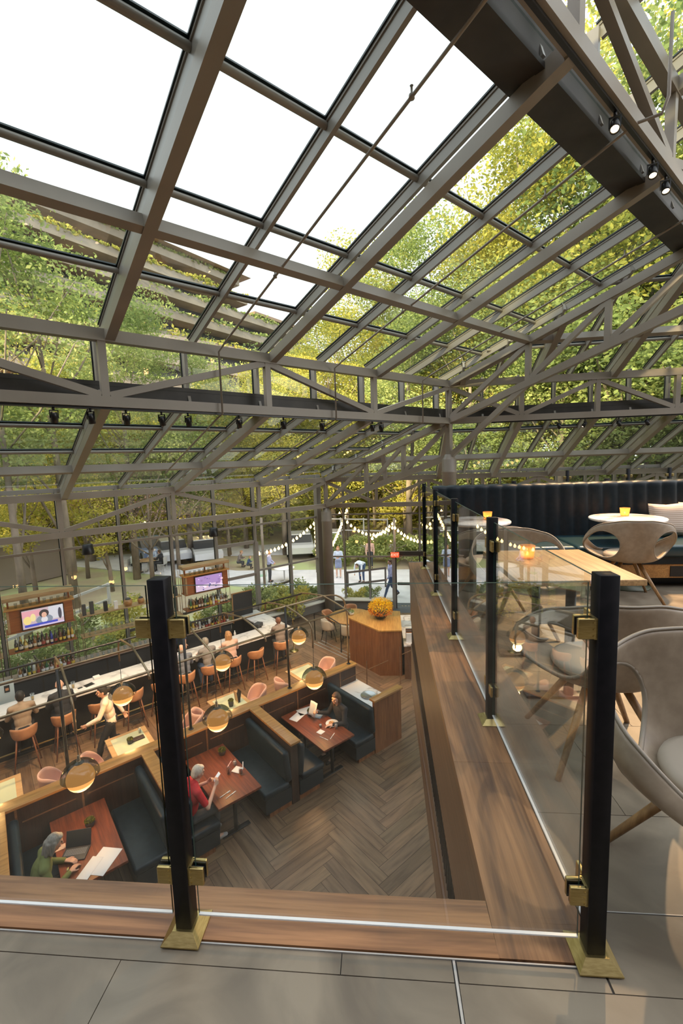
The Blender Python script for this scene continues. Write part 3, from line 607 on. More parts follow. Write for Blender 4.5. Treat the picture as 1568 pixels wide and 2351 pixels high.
# local x runs along the facade (away to the right), local -y faces the viewer
M.hotel = mat('hotel_concrete', (.40, .31, .24), .85); noisy(M.hotel, (.27, .22, .18), (.36, .30, .25), .4); M.hoteldark = mat('shaded_glazing', (.06, .06, .065), .3)
M.lit = mat('lit_window', (1, .6, .25), .4, emit=(1.0, .58, .25), es=1.3); M.tileroof = mat('brown_roof_tiles', (.30, .20, .15), .8)
nf = 11; fh = 3.02
for i in range(nf):
    y0 = -1.5*(nf-1-i); x1 = 31 + 1.1*(nf-3-i); z = i*fh; x0 = -52
    if i >= nf-2: x0 = -30 + 8*(i-nf+2); x1 = 18.5
    sl_ = MB(); sl_.box(x0, x1, y0-1.6, y0+14, z+2.35, z+fh+.30); hb_o = sl_.build('terrace_parapet', M.hotel, hb)
    dk = MB(); dk.box(x0+.5, x1-1.0, y0+.6, y0+13, z-.01, z+2.36); dk.build('recessed_storey', M.hoteldark, hb)
    lw = MB(); rnd = random.Random(i*5+3)
    for q in range(22):
        xx = x0 + 3 + (x1-x0-6)*rnd.random()
        lw.box(xx, xx+.5, y0+.52, y0+.6, z+.85, z+1.9)
    lw.build('lit_windows', M.lit, hb, kind='stuff')
    pl_ = MB(); c0 = rnd
    for q in range(1700):
        xx = x0 + (x1-x0)*rnd.random(); leaf(pl_, V((xx, y0-1.3+rnd.uniform(-.5, .4), z+fh+.30+rnd.uniform(-.3, .7)*(.5+.5*sin(xx*.7)))), .55, rnd.random(), rnd)
    pl_.build('planting', M.leafA if i % 3 else M.leafB, hb, kind='stuff')
rf = MB(); z = nf*fh+.3; rf.box(-18, 18, -.5, 13, z, z+.3); rf.box(18.5, 31, -4.5, 10, z-2*fh+.5, z-2*fh+.9); rf.add([(-20, -2.6, z+.3), (20, -2.6, z+.3), (20, 14, z+.3), (-20, 14, z+.3), (-14, 3, z+1.6), (15, 3, z+1.6), (15, 8, z+1.6), (-14, 8, z+1.6)], [(0, 1, 5, 4), (1, 2, 6, 5), (2, 3, 7, 6), (3, 0, 4, 7), (4, 5, 6, 7), (3, 2, 1, 0)], False); rf.build('roof', M.tileroof, hb)
bk_ = MB(); rnd = random.Random(77)
for i in range(34000):
    a = radians(rnd.uniform(-62, 52)); q = rnd.random(); d = 47 + q*13 + rnd.uniform(-1, 1); z = ZL - .5 + q*15 + rnd.uniform(-.8, .8); leaf(bk_, V((d*sin(a), d*cos(a), z)), rnd.uniform(.3, .6), min(1, max(0, .5+.35*sin(a*23)*sin(q*9)+rnd.uniform(-.3, .3))), rnd)
o = bk_.build('bank_foliage', M.leafB); tag(o, 'sunny green wooded bank filling the view behind all the trees', 'foliage', None, 'stuff')
# ---- string lights
M.bulb = mat('glowing_bulb', (1, .8, .4), .3, emit=(1.0, .66, .24), es=7); M.wire = mat('black_wire', (.01, .01, .01), .6)
bulb_me = MB().lathe([(.012, .03), (.02, 0), (.06, -.05), (.07, -.10), (.05, -.155), (.0005, -.18)], n=8).mesh('bulb', M.bulb)
def world(px, py, Y):
    d = V(((px-784)/FPX, -(py-1175.5)/FPX, 1)); w = _R*d.x + _U*d.y + _f; return V((0, 0, CAMH)) + w*(Y/w.y)
def strand(a, b, sag, n, lab):
    A_ = world(*a); B_ = world(*b); t = thing('string_lights', lab, 'string lights', A_, 0, 'strings of glowing bulbs over the terrace')
    f = lambda u: (B_-A_)*u - V((0, 0, sag*4*u*(1-u)))
    MB().tube([f(i/12) for i in range(13)], .012, 5).build('wire', M.wire, t)
    for i in range(n):
        o = bpy.data.objects.new('bulb', bulb_me); COL.objects.link(o); o.parent = t; o.location = f((i+.5)/n)
strand((590, 1268, 21.5), (724, 1195, 24), .35, 16, 'string of bulbs climbing from the standing visitor to the round column')
strand((722, 1196, 24), (728, 1275, 22), .0, 8, 'short string of bulbs hanging beside the outer round column, left side')
strand((797, 1165, 24), (762, 1250, 22), .1, 12, 'string of bulbs falling toward the column on its right side')
strand((775, 1170, 25), (905, 1205, 25), .9, 15, 'sagging string of bulbs between the first two back-wall mullions')
strand((765, 1240, 27), (960, 1228, 27), .25, 20, 'long level string of bulbs above the bending visitor')
strand((903, 1205, 24), (1060, 1200, 22), .9, 20, 'deep sagging string of bulbs right of the exit sign')
strand((850, 1235, 23), (910, 1190, 28), .1, 8, 'short rising string of bulbs above the exit sign')
strand((960, 1195, 24), (1130, 1245, 20), .2, 18, 'string of bulbs seen through the near glass railing')
strand((290, 1190, 27), (500, 1180, 32), .45, 20, 'distant string of bulbs behind the left glass wall')
strand((380, 1185, 31), (600, 1150, 34), .6, 18, 'faint distant string of bulbs above the parked cars')
strand((1100, 1240, 22), (1240, 1250, 20), .15, 12, 'string of bulbs right of the near glass railing post')
for px, Y in ((724, 24), (905, 24), (600, 21.5)):
    p = world(px, 1200, Y); m = MB(); m.tube([(0, 0, 0), (0, 0, p.z-ZL+.3)], .07, 8); o = m.build('lamp_post', M.bark); o.location = (p.x, p.y, ZL-.05); tag(o, {724: 'slim pole holding string lights behind the outer column', 905: 'slim dark pole behind the exit sign', 600: 'slim pole left of the standing visitor'}[px], 'pole')
# ---- fences, terrace furniture, cars
def fence(P0, P1, lab, h=1.0, rails=(.35, .95), step=1.5, m=None, ramp=0, group=None):
    d = P1-P0; L = d.length; e = d.normalized(); t = thing('rail_fence', lab, 'fence', (P0.x, P0.y, ZL-.02), 0, group); n = max(1, int(L/step)); f = lambda u: u*ramp
    for i in range(n+1): q = e*(L*i/n); MB().box(q.x-.045, q.x+.045, q.y-.045, q.y+.045, 0, h+f(i/n)).build('post', m or M.darkgrey, t)
    for z in rails: MB().beam(Z(V((0, 0, 0)), z), Z(d, z+ramp), .05, .09).build('rail', m or M.darkgrey, t)
    return t
M.greywood = mat('weathered_wood', (.12, .10, .085), .8); M.palerail = mat('pale_rail', (.55, .54, .52), .6)
fence(G(3.2, -15.0), G(10.3, -16.3), 'dark rail fence outside the left glass wall near the column', m=M.greywood); fence(V((-1.6, 20.2, 0)), V((.2, 21.0, 0)), 'brown rail fence outside the back glass wall, right of the column', m=M.greywood)
fence(G(-2.5, -17), G(3.5, -19), 'pale sloping handrail outside behind the left shelves', m=M.palerail, ramp=.7); fence(V((.9, 30, 0)), V((6, 29, 0)), 'weathered wooden fence on the slope above the exit doors', h=1.6, rails=(.6, 1.1, 1.5), m=M.greywood)
fence(V((-4.5, 31.5, 0)), V((0.5, 30.2, 0)), 'wooden footbridge railing behind the string lights', h=2.2, rails=(1.3, 2.1), m=M.palerail)
w_ = MB(); w_.beam(Z(G(-5, -27), ZL+1.1), Z(G(4, -31), ZL+1.1), .4, 2.3); w2 = MB(); w2.beam(Z(G(-5, -27), ZL+2.3), Z(G(4, -31), ZL+2.3), .6, .14)
o = w_.build('garden_wall', mat('grey_brown_wall', (.36, .30, .27), .9)); tag(o, 'low grey-brown garden wall with pale coping behind the left glass wall', 'wall'); w2.build('coping', M.palerail, o)
def round_table(P, r, h, lab, top, leg, nm='patio_table', cat='table', group=None):
    t = thing(nm, lab, cat, P, 0, group); MB().lathe([(.0001, h-.03), (r-.01, h-.03), (r, h-.022), (r, h-.006), (r-.008, h)], n=40).build('tabletop', top, t)
    b = MB(); b.lathe([(.24, 0), (.24, .012), (.05, .03), (.035, .06), (.035, h-.05), (.10, h-.03)], n=20).build('pedestal', leg, t); return t
round_table(V((-5.1, 22.2, ZL-.015)), .55, .74, 'round white patio table beside the standing visitor outside', M.white, M.palerail)
round_table(V((-13.9, 24.6, ZL-.015)), .6, .74, 'brown patio table with seated guests outside, far left', M.oak, M.palerail)
gc = thing('patio_chair', 'pale green metal patio chair left of the white table outside', 'chair', (-6.2, 21.7, ZL-.015), .6); m = mat('pale_green_metal', (.45, .68, .52), .5)
MB().rbox((0, 0, .44), (.44, .44, .025), .01).build('seat', m, gc); b = MB(); b.tube([(-.2, -.2, .44), (-.21, -.24, .7), (-.12, -.26, .87), (.12, -.26, .87), (.21, -.24, .7), (.2, -.2, .44)], .014, 6)
for x in (-.12, -.04, .04, .12): b.tube([(x, -.2, .44), (x, -.255, .86)], .008, 5)
b.build('backrest', m, gc)
for x in (-.19, .19):
    for y in (-.19, .19): MB().tube([(x, y, .44), (x*1.15, y*1.15, 0)], .012, 6).build('leg', m, gc)
def car(P, rz, color, lab):
    t = thing('car', lab, 'car', P, rz, None); pm = mat('car_paint', color, .25, .2, coat=.5)
    prof = [(-2.2, .35), (-2.25, .75), (-1.9, .88), (-1.25, .95), (-.7, 1.38), (.75, 1.42), (1.45, 1.0), (2.15, .9), (2.25, .6), (2.2, .32)]
    def body(inset, pr): mb = MB(); mb.prism([(x, z) for x, z in pr], -.86+inset, .86-inset, Matrix.Rotation(pi/2, 4, 'X')); return mb
    body(0, [(x, min(z, .93)) for x, z in prof]).build('body', pm, t); body(.1, [(-1.3, .92), (-.72, 1.38), (.75, 1.42), (1.45, .92)]).build('windows', M.hoteldark, t); body(.14, [(-.75, 1.37), (-.7, 1.42), (.7, 1.45), (.78, 1.4)]).build('roof', pm, t)
    for x in (-1.4, 1.4):
        for y in (-.8, .8): MB().lathe([(.16, -.1), (.31, -.1), (.33, -.06), (.33, .06), (.31, .1), (.16, .1)], M=Matrix.Translation((x, y, .33)) @ Matrix.Rotation(pi/2, 4, 'X'), n=16).build('wheel', M.blk, t)
for (px, py, col, rz, lab) in ((470, 1282, (.75, .77, .8), 2.1, 'white parked car seen between bare trees above the right television unit'), (395, 1284, (.7, .72, .76), 2.2, 'silver parked car behind the seated patio guests'), (690, 1268, (.8, .8, .82), 1.75, 'white parked car left of the outer round column'), (345, 1279, (.25, .35, .6), 2.3, 'blue and white parked car at the far left lot'), (757, 1264, (.8, .8, .8), 1.6, 'white parked car just right of the outer round column')):
    d = V(((px-784)/FPX, -(py-1175.5)/FPX, 1)); w = _R*d.x+_U*d.y+_f; t_ = (ZL-CAMH)/w.z; P = V((w.x*t_, w.y*t_, ZL-.015)); car(P, rz, col, lab)
# ------------------------------------------------------------------ glass railings
PX, PY, PW, PS = .5506, 1.1282, .0487, 1.1366
def clamp(parent, dx, dy, z):                              # brass clamp beside a post, gripping the pane along direction (dx, dy)
    m = MB(); o = V((dx, dy, 0)); sgn = V((dy, dx, 0)); c_ = V((PW/2+.022)*o) if False else o*(PW/2+.024)
    for s in (-1, 1): p = c_ + sgn*s*.0145; m.rbox((p.x, p.y, z), (.048 if dx else .012, .048 if dy else .012, .056), .004)
    p = o*(PW/2+.004); m.cbox((p.x, p.y, z), (.008 if dx else .04, .008 if dy else .04, .056))
    for s in (-1, 1):
        for k in (-1, 0, 1):
            p = o*(PW/2+.010) + sgn*s*.0208 + V((0, 0, z+k*.018)); m.cbox(p, (.0035, .0035, .0035))
    cl = m.build('glass_clamp', M.brass, parent)
    g = MB(); 
    for s in (-1, 1): p = c_+sgn*s*.0072; g.cbox((p.x, p.y, z), (.046 if dx else .003, .046 if dy else .003, .05))
    g.build('gasket', M.blk, cl)
def rail_post(x, y, lab, sides, z0=0.006):
    t = thing('railing_post', lab, 'railing post', (x, y, z0), 0, 'black posts of the glass railing')
    b = MB(); q, r, s = .058, .032, .004
    b.add([(-q,-q,0),(q,-q,0),(q,q,0),(-q,q,0),(-q,-q,s),(q,-q,s),(q,q,s),(-q,q,s),(-r,-r,.027),(r,-r,.027),(r,r,.027),(-r,r,.027)], [(3,2,1,0),(0,1,5,4),(1,2,6,5),(2,3,7,6),(3,0,4,7),(4,5,9,8),(5,6,10,9),(6,7,11,10),(7,4,8,11),(8,9,10,11)], False)
    b.build('base_plate', M.brass, t)
    p = MB(); p.rbox((0, 0, (1.12-z0+.02)/2), (PW, PW, 1.12-z0-.02), .0015, n=1); p.build('post', M.black, t)
    for dx, dy in sides:
        for z in (.978-z0, .205-z0): clamp(t, dx, dy, z)
    return t
def rail_glass(x0, x1, y0, y1, lab, edge=None):
    t = thing('glass_panel', lab, 'glass panel', ((x0+x1)/2, (y0+y1)/2, .06), 0, 'clear panes of the railing')
    hx, hy, h, th = (x1-x0)/2, (y1-y0)/2, 1.038, .004
    m = MB()
    if hx > hy: m.box(-hx, hx, -th, th, 0, h)
    else: m.box(-th, th, -hy, hy, 0, h)
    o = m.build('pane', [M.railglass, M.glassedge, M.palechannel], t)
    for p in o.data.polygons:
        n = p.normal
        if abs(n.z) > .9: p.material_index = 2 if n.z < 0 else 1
        elif (hx > hy and abs(n.x) > .9) or (hy > hx and abs(n.y) > .9): p.material_index = 1
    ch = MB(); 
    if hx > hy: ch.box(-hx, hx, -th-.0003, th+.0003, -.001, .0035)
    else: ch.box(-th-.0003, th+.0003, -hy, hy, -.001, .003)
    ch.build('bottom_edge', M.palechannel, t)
    return t
M.palechannel = mat('sky_bright_edge', (.93, .93, .95), .25, spec=.8)  # sky light caught by the glass edge, put into a white colour
CY = PY+PW/2; CX = PX+PW/2; CC = -.6478+PW/2
rail_post(CX, CY, 'black railing post with brass base nearest the camera, at the corner on the right', ((-1, 0), (0, 1)))
rail_post(CC, CY, 'black railing post with brass base in the middle of the front rail', ((-1, 0), (1, 0)))
rail_post(CC-PS, CY, 'black railing post in the front rail beyond the left edge', ((-1, 0), (1, 0)))
for k, w_ in enumerate(('second', 'third', 'fourth', 'fifth and farthest')): rail_post(CX, CY+PS*(k+1), '%s black post of the long glass railing, counting from the corner' % w_, ((0, -1), (0, 1)) if k < 3 else ((0, -1), (1, 0)))
rail_glass(CC+.042, CX-.042, CY, CY, 'front glass pane between the middle post and the corner post')
rail_glass(CC-PS+.042, CC-.042, CY, CY, 'front glass pane left of the middle post')
for k, w_ in enumerate(('first', 'second', 'third', 'fourth')): rail_glass(CX, CX, CY+PS*k+.042, CY+PS*(k+1)-.042, '%s pane of the long glass railing, counting from the corner post' % w_)
YB = CY+PS*4
for k in range(5): rail_post(CX+1.12*(k+1), YB, 'black railing post standing behind the navy banquette, %s from the left' % ('first', 'second', 'third', 'fourth', 'fifth')[k], ((-1, 0), (1, 0)), 0.0)
for k in range(5): rail_glass(CX+1.12*k+.042, CX+1.12*(k+1)-.042, YB, YB, 'glass pane behind the navy banquette, %s from the left' % ('first', 'second', 'third', 'fourth', 'fifth')[k])
for k, x in enumerate((3.7, 4.84, 5.6, 6.7)): rail_post(x, 9.0, 'far black railing post on the distant platform, %s from the left' % ('first', 'second', 'third', 'fourth')[k], ((-1, 0), (1, 0)), 0.0)
for k, (a, b) in enumerate(((3.7, 4.84), (4.84, 5.6), (5.6, 6.7))): rail_glass(a+.042, b-.042, 9.0, 9.0, 'far glass pane on the distant platform, %s from the left' % ('first', 'second', 'third')[k])
# ------------------------------------------------------------------ upholstered shell chairs
def shell_chair(lab, x, y, rz, group='taupe leather shell armchairs on oak legs'):
    t = thing('armchair', lab, 'chair', (x, y, 0), rz, group)
    nu, nv = 88, 26; TH = radians(152); hc, hv, ha, hb_ = radians(62), .64, radians(35), .27
    def sm(a, b, v): q = min(1, max(0, (v-a)/(b-a))); return q*q*(3-2*q)
    def P(th, v):
        a = abs(th); ad = math.degrees(a)
        rim = .80 - .035*sm(20, 60, ad) - .15*sm(50, 100, ad) - .175*sm(90, 150, ad)
        Rr = .275 + .075*sm(10, 80, ad) - .05*sm(95, 150, ad)
        if v < .3:
            q = v/.3; r = .02 + (.205-.02)*q; z = .392 + .012*q*q
        else:
            q = (v-.3)/.7; r = .205 + (Rr-.205)*(sin(min(1, q*1.15)*pi/2)**.85); z = .404 + (rim-.404)*(q**1.15)
            r += .03*sin(q*pi)*(.4+.6*sm(40, 90, ad)); r -= .035*sm(30, 0, ad)*sin(q*pi)*1.0
        return V((sin(th)*r*1.04, -cos(th)*r + (.0 if v < .3 else 0), z))
    def dist(th, v, s): return sqrt(((th-s*hc)/ha)**2 + ((v-hv)/hb_)**2)
    vs = []; dd = []
    for j in range(nv+1):
        for i in range(nu+1):
            th = -TH + 2*TH*i/nu; v = j/nv; s = 1 if th > 0 else -1; d = dist(th, v, s); dd.append((d, th, v, s)); vs.append(None)
    fs = []
    for j in range(nv):
        for i in range(nu):
            q = [j*(nu+1)+i, j*(nu+1)+i+1, (j+1)*(nu+1)+i+1, (j+1)*(nu+1)+i]
            if sum(dd[k][0] < 1 for k in q) < 4: fs.append(q)
    for k, (d, th, v, s) in enumerate(dd):
        if d < 1: d = max(d, .2); th = s*hc+(th-s*hc)/d; v = hv+(v-hv)/d
        vs[k] = P(th, v)
    used = sorted({i for f in fs for i in f}); mp = {i: k for k, i in enumerate(used)}
    mb = MB(); mb.add([vs[i] for i in used], [[mp[i] for i in f] for f in fs], True)
    o = mb.build('shell', [M.taupe, M.taupelight], t); so = o.modifiers.new('so', 'SOLIDIFY'); so.thickness = .016; so.offset = 0; so.material_offset = 0
    sb = o.modifiers.new('ss', 'SUBSURF'); sb.levels = 1; sb.render_levels = 1
    pp = MB(); pp.tube([P(-TH+2*TH*i/90, 1.0)+V((0, 0, .004)) for i in range(91)], .0065, 6)
    for s in (-1, 1): pp.tube([P(s*hc+ha*cos(a_*2*pi/40), hv+hb_*sin(a_*2*pi/40)) for a_ in range(41)], .009, 6, False)
    pp.build('piping', M.piping, t)
    cu = MB(); cu.lathe([(.0001, .468), (.10, .468), (.17, .463), (.195, .45), (.20, .435), (.19, .418), (.17, .41)], n=40, M=Matrix.Translation((0, .01, 0)) @ Matrix.Diagonal((1.02, 1.08, 1, 1))); cu.build('seat_cushion', M.taupelight, t)
    un = MB(); un.lathe([(.0001, .372), (.11, .374), (.12, .384), (.12, .396), (.0001, .398)], n=20); un.build('seat_mount', M.legoak, t)
    for sx_ in (-1, 1):
        for sy in (-1, 1): MB().tube([(sx_*.07, sy*.07, .385), (sx_*.255, sy*.24, .0)], [.019, .0125], 12).build('leg', M.legoak, t)
    return t
M.taupelight = mat('pale_taupe_leather', (.35, .30, .24), .42); M.piping = mat('leather_piping', (.26, .22, .17), .5)
shell_chair('taupe shell armchair at the far right edge, nearest the camera, cut by the frame', 1.06, 1.31, pi+.02)
shell_chair('taupe shell armchair seen from behind, just beyond the corner railing post', 1.02, 2.08, -.05)
shell_chair('taupe shell armchair with its back to us at the right white round table', 2.40, 4.42, -.20)
shell_chair('taupe shell armchair behind the long glass railing, facing the oak table from its far side', 1.12, 3.62, pi-.1)
shell_chair('taupe shell armchair beside the leftmost white round table, half hidden by the railing', 1.02, 4.22, .15)
# ------------------------------------------------------------------ mezzanine tables, candles, banquette
def candle(x, y, z, lab):
    t = thing('tealight_holder', lab, 'candle', (x, y, z), 0, 'glass tealight holders'); k = .05
    MB().lathe([(.0001, 0), (k*.72, 0), (k*.80, .008), (k, .088), (k*.93, .088), (k*.74, .012), (.0001, .010)], n=24, cap=False).build('glass_cup', M.amberglass, t)
    MB().lathe([(.0001, .010), (.022, .010), (.022, .024), (.0001, .024)], n=16).build('tealight', M.porcelain, t)
    MB().ell((0, 0, .034), (.005, .005, .011), 8).build('flame', M.flame, t)
    light('candle_light', 'POINT', (0, 0, .055), .35, (1.0, .45, .14), t, .012)
M.amberglass = bpy.data.materials.new('frosted_amber_glass'); M.amberglass.use_nodes = True; _n = M.amberglass.node_tree.nodes; _l = M.amberglass.node_tree.links; _n.clear()
_o = _n.new('ShaderNodeOutputMaterial'); _m = _n.new('ShaderNodeMixShader'); _t = _n.new('ShaderNodeBsdfTransparent'); _s = _n.new('ShaderNodeBsdfTranslucent'); _t.inputs[0].default_value = (1, .78, .5, 1); _s.inputs[0].default_value = (1, .62, .30, 1); _m.inputs[0].default_value = .45
_l.new(_t.outputs[0], _m.inputs[1]); _l.new(_s.outputs[0], _m.inputs[2]); _l.new(_m.outputs[0], _o.inputs[0])
M.flame = mat('flame', (1, .7, .2), .4, emit=(1.0, .62, .2), es=22)
M.palegreenleg = mat('olive_metal', (.10, .11, .07), .5)
round_table((2.62, 4.86, 0), .36, .745, 'round white marble table with a lit tealight in front of the navy banquette', M.marble, M.palegreenleg, 'bistro_table', group='round marble tables')
round_table((1.05, 4.86, 0), .36, .745, 'round white marble table at the left end of the banquette, beside the railing', M.marble, M.palegreenleg, 'bistro_table', group='round marble tables')
candle(2.66, 4.98, .745, 'lit tealight in an amber glass on the right round marble table'); candle(1.18, 4.9, .745, 'lit tealight in an amber glass on the left round marble table')
t = thing('oak_table', 'rectangular light oak table top with one corner pointing out from behind the corner post', 'table', (1.09, 2.84, 0))
MB().rbox((0, 0, .726), (.68, .82, .034), .004).build('tabletop', M.oak, t)
for sy in (-1, 1): b = MB(); b.rbox((0, sy*.28, .01), (.5, .07, .02), .006); b.lathe([(.028, .02), (.028, .70)], c=(0, sy*.28, 0), n=14); b.build('leg', M.track, t)
candle(.98, 2.98, .744, 'lit tealight in an amber glass on the oak table')
def banquette():
    t = thing('banquette', 'long navy leather banquette with upright channel tufting and a wooden base', 'banquette', (.66, 4.72, 0)); L_ = 7.0; n = int(L_/.167)
    mb = MB()
    def f(u, v):
        x = u*L_; k = (x/.167) % 1.0; b = abs(sin(pi*k))**.55*.022
        s = v*(.70+.16)
        if s < .62: y, z, nx = .70+.05*(s/.62), .44+s, 0
        else: a = min(pi, (s-.62)/.24*pi); y, z = .75+.055-.055*cos(a), 1.06+.03*sin(a)
        yy = y-b if s < .62 else y-b*cos(min(pi/2, a)); zz = z if s < .62 else z+b*.5*sin(a)
        return V((x, yy, zz))
    mb.grid(f, n*8, 22); mb.build('backrest', M.navy, t)
    bb = MB(); bb.box(0, L_, .80, .855, .10, 1.06); bb.build('back_panel', M.darkwood, t)
    for k in range(5):
        bb = MB(); bb.rbox((k*1.4+.7, .35, .40), (1.39, .72, .13), .035); bb.build('seat_cushion', M.tealseat, t)
    bb = MB(); bb.box(0, L_, .02, .80, .26, .34); bb.build('seat_box', M.navy, t)
    bb = MB(); bb.box(0, L_, .03, .06, .11, .255); bb.build('wooden_base', M.capwood, t)
    bb = MB(); bb.box(.05, L_, .20, .78, .0, .26); bb.build('toe_kick', M.blk, t)
    for x in (2.35, 3.7, 5.2): b = MB(); b.box(x, x+.3, .022, .032, .125, .235); b.build('air_vent', M.blk, t)
M.tealseat = mat('teal_black_leather', (.012, .035, .045), .28)
banquette()
def pillow(x, y, z, rz, lab):
    t = MB(); 
    def f(u, v, s):
        a, b = 2*u-1, 2*v-1; e = (1-a**4)*(1-b**4); k = 1-.06*(1-abs(a))*abs(b)**3-.06*(1-abs(b))*abs(a)**3*0
        return V((a*.20*(1-.10*(1-a*a)*0-.06*(1-abs(b))*abs(a)), s*.075*max(0, e)**.5, b*.19*(1-.10*(1-abs(a))*abs(b))))
    t.grid(lambda u, v: f(u, v, -1), 20, 20); t.grid(lambda u, v: f(1-u, v, 1), 20, 20)
    o = t.build('cushion', M.stripe); o.location = (x, y, z); o.rotation_euler = (-.25, 0, rz); tag(o, lab, 'cushion', 'striped cushions on the banquette')
M.stripe = mat('striped_cream_fabric', (.62, .48, .38), .85); n_, l_, b_ = NT(M.stripe)
w1 = n_.new('ShaderNodeTexWave'); w1.bands_direction = 'Z'; w1.inputs['Scale'].default_value = 14; tcn = n_.new('ShaderNodeTexCoord'); l_.new(tcn.outputs['Object'], w1.inputs['Vector'])
r_ = n_.new('ShaderNodeValToRGB'); r_.color_ramp.elements[0].color = (.45, .32, .24, 1); r_.color_ramp.elements[1].color = (.70, .58, .48, 1); l_.new(w1.outputs['Fac'], r_.inputs[0]); l_.new(r_.outputs[0], b_.inputs['Base Color'])
pillow(3.27, 5.24, .655, .05, 'cream striped cushion leaning on the banquette, left one'); pillow(3.62, 5.26, .66, -.08, 'cream striped cushion leaning on the banquette at the right edge')
# ------------------------------------------------------------------ dining room: booths
def local(u, v, name, lab, cat, h=0.0, group=None, rz=0): return thing(name, lab, cat, G(u, v, h), RZ+rz, group)   # local x = +v (toward camera), y = +u
M.molding = wood('lit_moulding', (.22, .11, .05), (.16, .075, .03), 1, 4, .4)
t = local(0, -7.88, 'booth_partition', 'long dark panelled partition with honey oak cap behind the three booths', 'partition')
MB().box(-.09, .10, -3.0, 6.66, 0, 1.165).build('panelling', M.darkwood, t)
MB().rbox((0, 1.84, 1.185), (.25, 9.72, .045), .006).build('oak_cap', M.capwood, t)
m = MB()
for k in range(-2, 5):
    for q in range(2):
        y0 = -.19+k*2.08+.18+q*.86; m.box(.10, .112, y0, y0+.70, .915, .93); m.box(.10, .106, y0-.08, y0-.05, .1, 1.16)
m.build('panel_moulding', M.molding, t)
for k, lab in ((-1, 'booth divider with honey oak cap at the left, beside the bench of the laptop booth'), (0, 'booth divider between the laptop booth and the booth of the man in red'), (1, 'booth divider between the man in red and the dark-haired woman'), (2, 'booth divider behind the bench of the dark-haired woman')):
    u = -.29+2.08*k; t = local(u, -7.77, 'booth_divider', lab, 'divider', 0, 'booth dividers')
    MB().box(.0, 1.48, -.075, .075, 0, 1.165).build('panelling', M.darkwood, t); MB().rbox((.77, 0, 1.188), (1.56, .20, .045), .006).build('oak_cap', M.capwood, t)
    if k < 2: MB().box(1.48, 1.55, -.085, .085, 0, 1.165).build('end_post', M.molding, t)
t = local(5.86, -6.31, 'booth_end_panel', 'brown wood end panel with oak cap closing the booth row nearest the mezzanine', 'panel')
MB().box(-.03, .03, .0, .80, 0, 1.165).build('panelling', M.hostwood, t); MB().rbox((0, .39, 1.188), (.16, .86, .045), .006).build('oak_cap', M.capwood, t)
def bench(u, facing, lab):
    t = local(u, -7.0, 'booth_bench', lab, 'bench', 0, 'dark teal leather booth benches'); s = facing                      # s=+1 faces +u
    m = MB(); m.rbox((0, s*.30, .43), (1.47, .52, .12), .04, n=4); m.build('seat_cushion', M.teal, t)
    m = MB(); m.rbox((0, s*.06, .77), (1.47, .13, .60), .055, n=4, rx=-s*.10); m.build('backrest', M.teal, t)
    MB().box(-.72, .72, min(0, s*.53), max(0, s*.53), .10, .37).build('bench_front', M.teal2, t); MB().box(-.70, .70, min(0, s*.45), max(0, s*.45), 0, .10).build('plinth', M.hostwood, t)
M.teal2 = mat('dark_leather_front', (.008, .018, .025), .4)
def booth_table(k, lab):
    uc = .69+2.08*k; t = local(uc, -6.965, 'booth_table', lab, 'table', 0, 'red-brown wooden booth tables')
    MB().rbox((0, 0, .74), (1.52, .76, .04), .005).build('tabletop', M.mahogany, t)
    for x in (-.45, .5): m = MB(); m.lathe([(.035, .02), (.035, .72)], c=(x, 0, 0), n=14); m.rbox((x, 0, .01), (.09, .5, .02), .006); m.build('leg', M.track, t)
bl = ('of the laptop booth', 'of the booth of the man in red', 'of the booth of the dark-haired woman')
for k in range(3):
    booth_table(k, 'red-brown wooden table ' + bl[k]); bench(-.20+2.08*k, 1, 'dark teal leather bench, left one ' + bl[k]); bench(1.70+2.08*k, -1, 'dark teal leather bench, right one ' + bl[k])
# ---- service nook with white top
t = local(6.40, -7.1, 'service_counter', 'white stone service counter in the nook behind the end booth', 'counter'); MB().box(-.95, .70, -.26, .3, .0, .74).build('body', M.darkwood, t); MB().rbox((-.12, .02, .76), (1.66, .60, .035), .004).build('stone_top', M.marble, t)
t = local(6.40, -7.05, 'tray', 'round grey tray with a fork on the white service counter', 'tray', .78); MB().lathe([(.0001, .0), (.16, 0), (.18, .02), (.175, .022), (.155, .006), (.0001, .005)], n=28).build('tray_body', M.steelsink, t); m = MB(); m.box(-.16, .14, -.01, .01, .02, .026); m.build('fork', M.steelsink, t)
# ---- brass and black pipe canopy with pendant lamps
t = local(0, -7.9, 'pipe_canopy', 'arched brass and black pipe canopy on the booth partition, carrying pendant lamps', 'canopy', 1.2)
def vh(u, v, h): return V((v+7.9, u, h-1.2))
for i, u in enumerate((-1.45, .64, 2.62, 4.83)): MB().tube([vh(u, -7.9, 1.21), vh(u, -7.93, 3.05)], .026, 8).build('post', M.track, t)
for u in (-1.45, .64, 2.62, 4.83, 6.54): MB().lathe([(.05, 0.008), (.05, .014), (.025, .02)], c=vh(u, -7.9, 1.2), n=12).build('post_foot', M.track, t)
MB().tube([vh(-2.6, -7.95, 3.05), vh(5.9, -7.95, 3.05)] + [vh(5.9+.62*sin(a), -7.93, 3.05-.35+.35*cos(a)) for a in (.3, .6, .9, 1.2, 1.5)] + [vh(6.54, -7.9, 2.4), vh(6.54, -7.9, 1.21)], .021, 8).build('ridge_pipe', M.brasspipe, t)
MB().tube([vh(-2.6, -7.1, 2.93), vh(5.98, -7.1, 2.93)], .021, 8).build('front_pipe', M.brasspipe, t); MB().tube([vh(-2.6, -8.8, 2.93), vh(5.85, -8.8, 2.93)], .021, 8).build('rear_pipe', M.track, t)
